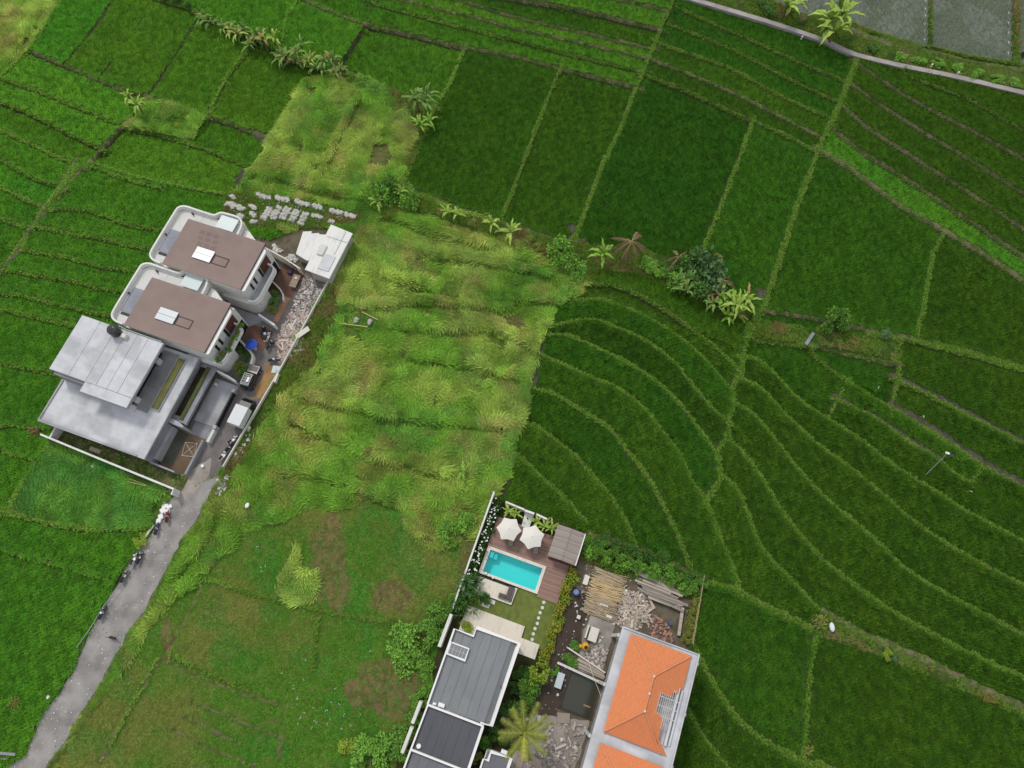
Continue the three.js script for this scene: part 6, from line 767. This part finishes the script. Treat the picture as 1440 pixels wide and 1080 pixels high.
// ---------------------------------------------------------------- building site beside the orange roofs
{
  const r = RNG(31);
  pave('bare_soil', 'dark brown soil of the building site beside the garden', wob([[5.3, -9.5], [8.2, -9], [8.3, 6], [5.3, 12]], 0.5, 21), 0.02, M.darkSoil, 'soil'); pave('bare_soil', 'grey dusty ground along the orange roofed building', wob([[8.6, -8], [12.3, -8], [12.3, 0.2], [8.6, 0.2]], 0.5, 22), 0.026, M.dustGrey, 'soil'); pave('bare_soil', 'pinkish grey rubble ground below the pond', wob([[5.6, 7], [12.4, 5.6], [12.4, 30], [4.6, 30], [4.6, 12.6]], 0.4, 23), 0.03, M.dustGrey, 'soil');
  const bp = thing('bamboo_pile', 'wide pile of tan bamboo poles behind the orange roofs', 'bamboo', [9.5, 0, -10.1]); for (let k = 0; k < 120; k++) { const z = -12.9 + k * 0.05, x0 = 7.2 + 0.7 * r(), x1 = 11.4 + 0.8 * r(), y = 0.15 + 0.32 * Math.sin(k / 120 * 3.1) + 0.16 * r(), d = 0.5 * (r() - 0.5); wpart(bp, 'pole', rod([x0, y, z - d], [x1, y + 0.1 * (r() - 0.5), z + d], 0.055, 0.04, 5), k > 26 && k < 68 ? M.bamboo : k % 4 ? M.oldBamboo : M.bamboo); }
  const pp = thing('plank_pile', 'jumbled pile of grey planks at the corner of the building site', 'planks', [16.8, 0, -13.4]); for (let k = 0; k < 34; k++) { const x = 15.9 + 2.2 * (r() - 0.5) + 0.03 * k, z = -14.8 + k * 0.1, l = 4 + 2.2 * r(), g = box(-l / 2, l / 2, 0, 0.09, -0.14, 0.14).rotateY(-0.12 + 0.22 * (r() - 0.5)).translate(x, 0.2 + 0.45 * r(), z); wpart(pp, 'plank', g, k % 3 ? M.greyWood : M.paleWood); }
  single('timber_beam', 'pale beam at the lower edge of the plank pile', 'beam', along([[16.7, -11.95], [20.0, -12.1]], 0.35, 0.2, 0.55), M.paleWood); single('timber_beam', 'pale beam running from the plank pile toward the orange roof', 'beam', along([[20.05, -11.8], [20.45, -8.2]], 0.4, 0.1, 0.5), M.paleWood);
  rubble('site_rubble', 'heap of broken tiles and stone between the bamboo and the orange roof', [[11.6, -11.5], [15.5, -11.8], [16.5, -8], [14.5, -6.6], [12.2, -6.8]], 1300, 0.04, 0.19, [...GR, ...BR, [0.5, 0.42, 0.35]], 41); rubble('timber_debris', 'splintered tan timber between the bamboo and the plank pile', [[11.4, -11.8], [16, -12], [16.8, -8], [12, -7]], 200, 0.1, 0.55, [[0.56, 0.48, 0.39], [0.42, 0.34, 0.26]], 47, splinter); rubble('brick_rubble', 'reddish brick rubble beside the orange roof corner', [[16.2, -9.8], [19.6, -9], [20, -7], [16.6, -6.7]], 300, 0.04, 0.2, [[0.36, 0.16, 0.11], [0.42, 0.24, 0.18], [0.3, 0.22, 0.2]], 42); rubble('site_rubble', 'grey gravel heap along the orange roofed building', [[9.8, -4.6], [12.3, -5], [12.2, 0], [9.4, -0.5]], 700, 0.04, 0.22, GR, 43); rubble('site_rubble', 'broken stone over the ground below the pond', [[6, 8], [12.3, 6], [12.3, 22], [5, 22]], 1700, 0.04, 0.26, [...GR, ...BR], 44); rubble('timber_debris', 'old boards and offcuts strewn over the rubble below the pond', [[6, 8], [12.3, 6], [12.3, 16], [5, 16]], 110, 0.15, 0.6, [[0.42, 0.36, 0.3], [0.32, 0.27, 0.23], [0.5, 0.46, 0.42]], 48, splinter); rubble('site_rubble', 'broken tiles scattered round the bamboo pile', [[6.2, -13], [13, -13], [13, -6.8], [8.6, -6.5], [6.4, -9]], 350, 0.04, 0.16, [...BR, ...GR], 49); rubble('site_rubble', 'stones scattered over the dark soil', [[5.4, -8], [8.4, -8], [8.2, 6], [5.6, 8]], 60, 0.05, 0.18, WH, 45); rubble('site_rubble', 'pale stones under the coconut palm', [[4.6, 8.0], [6.4, 7.2], [6.8, 9.4], [5, 11.8]], 110, 0.08, 0.28, [[0.5, 0.5, 0.55], [0.42, 0.42, 0.46]], 46);
  const mx = thing('concrete_mixer', 'yellow concrete mixer on the building site', 'concrete mixer', [9.15, 0.03, -2.9], 0.4); part(mx, 'drum', new THREE.LatheGeometry([[0.01, 0], [0.35, 0.02], [0.5, 0.3], [0.5, 0.6], [0.3, 0.95], [0.24, 1.0]].map((v) => new THREE.Vector2(...v)), 20).rotateX(0.25).translate(0, 0.5, 0), M.yellow); part(mx, 'drum_mouth', cyl(0.22, 0.24, 0.02, 16).rotateX(0.25).translate(0, 1.38, 0.22), M.black); for (const [x, z] of [[-0.5, -0.4], [0.5, -0.4], [-0.5, 0.5], [0.5, 0.5]]) part(mx, 'leg', rod([x * 0.5, 0.6, z * 0.5], [x, 0, z], 0.035), M.metal); for (const s of [-1, 1]) part(mx, 'wheel', new THREE.TorusGeometry(0.18, 0.06, 8, 14).rotateY(Math.PI / 2).translate(s * 0.5, 0.24, -0.4), M.rubber); part(mx, 'motor', rbox(-0.75, -0.5, 0.5, 0.9, -0.2, 0.2), M.yellow);
  const bd = thing('sheet_stack', 'stack of cream boards standing beside the mixer', 'boards', [9.75, 0, -4.5]); for (let k = 0; k < 3; k++) wpart(bd, 'board', box(9.2 + k * 0.05, 10.4 - k * 0.04, 0.6 + k * 0.07, 0.66 + k * 0.07, -5.45, -3.65), M.cream); for (const z of [-5.2, -3.9]) wpart(bd, 'trestle', box(9.3, 10.3, 0.03, 0.6, z - 0.05, z + 0.05), M.plank); single('leaning_board', 'narrow pale board standing next to the board stack', 'board', box(8.75, 8.95, 0.03, 0.9, -5.5, -3.8), M.cream);
  for (const [x, z, w, l, lb] of [[7.3, -6.0, 0.5, 0.5, 'square pale block on the dark soil'], [11.1, -7.4, 0.8, 0.35, 'pale block at the edge of the bamboo pile'], [10.0, -8.6, 1.2, 0.4, 'pale plank end lying on the bamboo pile'], [20.2, -14.2, 1.0, 0.8, 'pale square slab beyond the plank pile'], [6.8, -10.9, 0.7, 1.3, 'pale rounded slab beside the bamboo pile']]) single('loose_block', lb, 'block', rbox(x - w / 2, x + w / 2, 0.02, 0.5, z - l / 2, z + l / 2, 0.05), M.cream);
  const br = thing('blue_barrel', 'blue barrel beside the croton hedge', 'barrel', [6.0, 0, -8.9]); part(br, 'body', new THREE.LatheGeometry([[0.01, 0], [0.42, 0], [0.45, 0.25], [0.43, 0.3], [0.45, 0.55], [0.43, 0.6], [0.42, 0.85], [0.01, 0.86]].map((v) => new THREE.Vector2(...v)), 18), mat(0.07, 0.13, 0.28)); part(br, 'lid', cyl(0.3, 0.3, 0.05, 14).translate(0, 0.86, 0), mat(0.16, 0.24, 0.42)); const bk = W(942, 877); single('blue_bucket', 'small blue bucket in the brick rubble', 'bucket', cyl(0.15, 0.2, 0.4, 12).translate(bk[0], 0.05, bk[1]), M.blue);
  const pond = thing('pond', 'murky green pond dug beside the orange roofed building', 'pond', [10.4, 0, 3]); wpart(pond, 'bank', mergeGeometries([box(8.15, 8.4, -1.2, 0.06, 0.6, 5.5), box(12.35, 12.6, -1.2, 0.06, 0.6, 5.5), box(8.4, 12.35, -1.2, 0.06, 0.6, 0.85), box(8.4, 12.35, -1.2, 0.06, 5.25, 5.5), box(8.4, 12.35, -1.3, -1.2, 0.85, 5.25)]), M.darkSoil); wpart(pond, 'water', box(8.4, 12.35, -1.2, -0.35, 0.85, 5.25), mat(0.045, 0.05, 0.032, { roughness: 0.12 })); 
  single('floating_board', 'small reddish board floating on the murky pond', 'board', box(11.2, 12.1, -0.34, -0.28, 3.9, 4.1), M.terracotta); single('concrete_beam', 'long pale concrete beam along the upper bank of the pond', 'beam', along([[6.4, 0.3], [12.5, 0.72]], 0.3, 0.05, 0.45), M.pale); single('concrete_beam', 'thin pale beam lying on the timber above the pond', 'beam', along([[7.0, -1.9], [12.6, -0.6]], 0.18, 0.3, 0.5), M.cream);
  const tp = thing('timber_stack', 'stack of pinkish timber between the two beams', 'timber', [10.6, 0, -0.4]); for (let k = 0; k < 8; k++) wpart(tp, 'plank', box(-1.9, 1.9, 0, 0.1, -0.09, 0.09).rotateY(-0.14 + 0.1 * (r() - 0.5)).translate(10.6 + 0.4 * r(), 0.06 + 0.1 * (k % 3), -0.9 + k * 0.13), M.paleWood);
  const q = W(787, 957, 0.5); single('metal_sheet', 'pale blue corrugated sheet on a crate by the pond', 'sheet', (() => { const gs = []; for (let k = 0; k < 9; k++) gs.push(new THREE.CylinderGeometry(0.07, 0.07, 1.9, 6).rotateX(Math.PI / 2).scale(1, 0.4, 1).translate(-0.4 + k * 0.1, 0, 0)); gs.push(box(-0.44, 0.44, -0.45, -0.02, -0.9, 0.9)); return mergeGeometries(gs.map(worldUV)).translate(q[0], 0.5, q[1]); })(), M.sheet);
  const c0 = W(824, 915, 1), c1 = W(842, 978, 4); single('power_cable', 'thin pale cable from the mixer to the orange roofed building', 'cable', new THREE.TubeGeometry(new THREE.CatmullRomCurve3([new THREE.Vector3(c0[0], 0.9, c0[1]), new THREE.Vector3((c0[0] + c1[0]) / 2, 2.2, (c0[1] + c1[1]) / 2), new THREE.Vector3(c1[0] + 0.3, 4, c1[1])]), 12, 0.03, 5), M.cream);
  for (const [x, z, w, l] of [[9.2, 6.3, 1.6, 1.2], [7.4, 12.2, 1.5, 1.0], [5.6, 13.0, 0.9, 1.4], [8.8, 13.8, 1.8, 1.0]]) single('loose_slab', 'tan concrete slab lying on the rubble below the pond', 'slab', box(-w / 2, w / 2, 0.03, 0.3, -l / 2, l / 2).rotateY(0.3 * Math.sin(x * 9)).translate(x, 0, z), mat(0.40, 0.34, 0.29, { map: tSoil }), 'slabs on the rubble below the pond');
  const f = [[21.6, -16.6], [21.75, -14.8], [21.9, -13], [22.05, -11.2], [22.2, -9.4], [22.3, -7.8]], ft = thing('wire_fence', 'thin bamboo fence along the paddy side of the building site', 'fence', [21.9, 0, -12]); f.forEach((p, k) => { wpart(ft, 'post', rod([p[0], 0, p[1]], [p[0], 1.3, p[1]], 0.05), M.bamboo); if (k) for (const y of [0.6, 1.2]) wpart(ft, 'rail', rod([f[k - 1][0], y, f[k - 1][1]], [p[0], y, p[1]], 0.035), M.bamboo); });
}
// ---------------------------------------------------------------- small things in the fields
{
  const lb = W(1302, 668), t = thing('field_lamp', 'slim lamp post standing in the rice with a white head', 'lamp post', [lb[0], groundAt(...lb), lb[1]]); const lean = W(1333, 637, 5.2), dx = lean[0] - lb[0], dz = lean[1] - lb[1]; part(t, 'post', rod([0, 0, 0], [dx, 5.2, dz], 0.06, 0.045), M.metal); part(t, 'lamp_head', rbox(dx - 0.28, dx + 0.28, 5.15, 5.32, dz - 0.14, dz + 0.14), M.trim); part(t, 'solar_panel', box(dx + 0.35, dx + 1.0, 5.0, 5.05, dz - 0.2, dz + 0.25), M.carDark);
  const s = W(1167, 882); single('white_sack', 'white oval sack lying where three banks meet', 'sack', new THREE.SphereGeometry(1, 18, 12).scale(0.34, 0.26, 0.6).rotateY(0.35).translate(s[0], groundAt(...s) + 0.5, s[1]), mat(0.7, 0.74, 0.78));
  for (const [x, y] of [[1308, 96], [1345, 107], [1423, 123], [1126, 57]]) { const p = W(x, y); single('marker_stone', 'small white marker stone on the edge of the canal path', 'marker stone', rbox(-0.14, 0.14, 0, 0.7, -0.14, 0.14, 0.04).translate(p[0], 0.1, p[1] - 0.2), M.cream, 'marker stones along the canal path'); }
  const cu = W(1137, 478); single('culvert_slab', 'narrow grey culvert slab across the grassy bank', 'culvert', box(-0.25, 0.25, 0, 0.5, -1.2, 1.2).rotateY(-0.3).translate(cu[0], 0.05, cu[1]), M.grey);
  const sc = W(1437, 78), sk = thing('field_scarecrow', 'black and white cloth scarecrow beside the flooded paddy', 'scarecrow', [sc[0], groundAt(...sc), sc[1]]); part(sk, 'pole', rod([0, 0, 0], [0, 1.5, 0], 0.04), M.bamboo); part(sk, 'cross_bar', rod([-0.5, 1.2, 0], [0.5, 1.2, 0], 0.03), M.bamboo); part(sk, 'cloth', new THREE.ConeGeometry(0.55, 1.1, 9, 1, true).translate(0, 0.85, 0), M.black); part(sk, 'head_cloth', new THREE.IcosahedronGeometry(0.2, 2).translate(0, 1.55, 0), M.trim);
  for (const [x, y] of [[1233, 548], [1293, 587], [1357, 692], [269, 170]]) { const p = W(x, y), o = thing('bird_flag', 'small pale flag on a stick to scare birds from the rice', 'flag', [p[0], groundAt(...p), p[1]], x, 'bird flags in the rice'); part(o, 'stick', rod([0, 0, 0], [0.05, 1.3, 0], 0.02), M.bamboo); part(o, 'cloth', box(0.05, 0.4, 1.0, 1.25, -0.01, 0.01), M.trim); }
}
// a black dog walking across the lane: one skin over a skeleton of tapered bones
{
  const bones = [[[-0.33, 0.5, 0], 0.12, [0.28, 0.5, 0], 0.155], [[0.28, 0.53, 0], 0.11, [0.5, 0.72, 0], 0.085], [[0.5, 0.73, 0], 0.1, [0.6, 0.74, 0], 0.085], [[0.6, 0.72, 0], 0.065, [0.75, 0.68, 0], 0.045], [[-0.38, 0.55, 0], 0.045, [-0.62, 0.68, 0.04], 0.03], [[-0.62, 0.68, 0.04], 0.03, [-0.8, 0.8, 0.06], 0.02]];
  for (const s of [-1, 1]) { bones.push([[0.25, 0.48, s * 0.09], 0.07, [0.22 + s * 0.08, 0.25, s * 0.1], 0.045], [[0.22 + s * 0.08, 0.25, s * 0.1], 0.042, [0.26 + s * 0.12, 0.04, s * 0.1], 0.036], [[-0.32, 0.48, s * 0.09], 0.09, [-0.26 - s * 0.08, 0.3, s * 0.1], 0.055], [[-0.26 - s * 0.08, 0.3, s * 0.1], 0.045, [-0.4 - s * 0.1, 0.2, s * 0.1], 0.035], [[-0.4 - s * 0.1, 0.2, s * 0.1], 0.035, [-0.36 - s * 0.12, 0.03, s * 0.1], 0.034], [[0.53, 0.8, s * 0.06], 0.035, [0.5, 0.88, s * 0.09], 0.015]); }
  const sdf = (x, y, z) => { let s = 0; for (const [a, ra, b, rb] of bones) { const bx = b[0] - a[0], by = b[1] - a[1], bz = b[2] - a[2], t = Math.min(1, Math.max(0, ((x - a[0]) * bx + (y - a[1]) * by + (z - a[2]) * bz) / (bx * bx + by * by + bz * bz))); const d = Math.hypot(x - a[0] - bx * t, y - a[1] - by * t, z - a[2] - bz * t) - (ra + (rb - ra) * t); s += Math.exp(-d * 45); } return -Math.log(s + 1e-30) / 45; };
  const n = 72, mc = new MarchingCubes(n, M.scooterBlack, false, false, 60000); mc.isolation = 0; const half = 0.95; for (let k = 0; k < n; k++) for (let j = 0; j < n; j++) for (let i = 0; i < n; i++) mc.field[k * n * n + j * n + i] = -Math.min(0.5, sdf((i / n * 2 - 1) * half, (j / n * 2 - 1) * half + 0.45, (k / n * 2 - 1) * half)); mc.update();
  const c = mc.count ?? mc.geometry.drawRange.count, g = new THREE.BufferGeometry(); g.setAttribute('position', new THREE.Float32BufferAttribute(mc.positionArray.slice(0, c * 3), 3)); g.setAttribute('normal', new THREE.Float32BufferAttribute(mc.normalArray.slice(0, c * 3), 3)); g.scale(half, half, half).translate(0, 0.45, 0);
  const p = W(161, 897), q = W(175, 900), o = new THREE.Mesh(g, mat(0.02, 0.016, 0.014, { roughness: 0.7 })); o.name = 'dog'; o.castShadow = o.receiveShadow = true; o.position.set(p[0], 0.035, p[1]); o.rotation.y = -Math.atan2(q[1] - p[1], q[0] - p[0]); scene.add(o); tag(o, 'black dog walking across the lane', 'dog');
}
renderer.render(scene, camera);
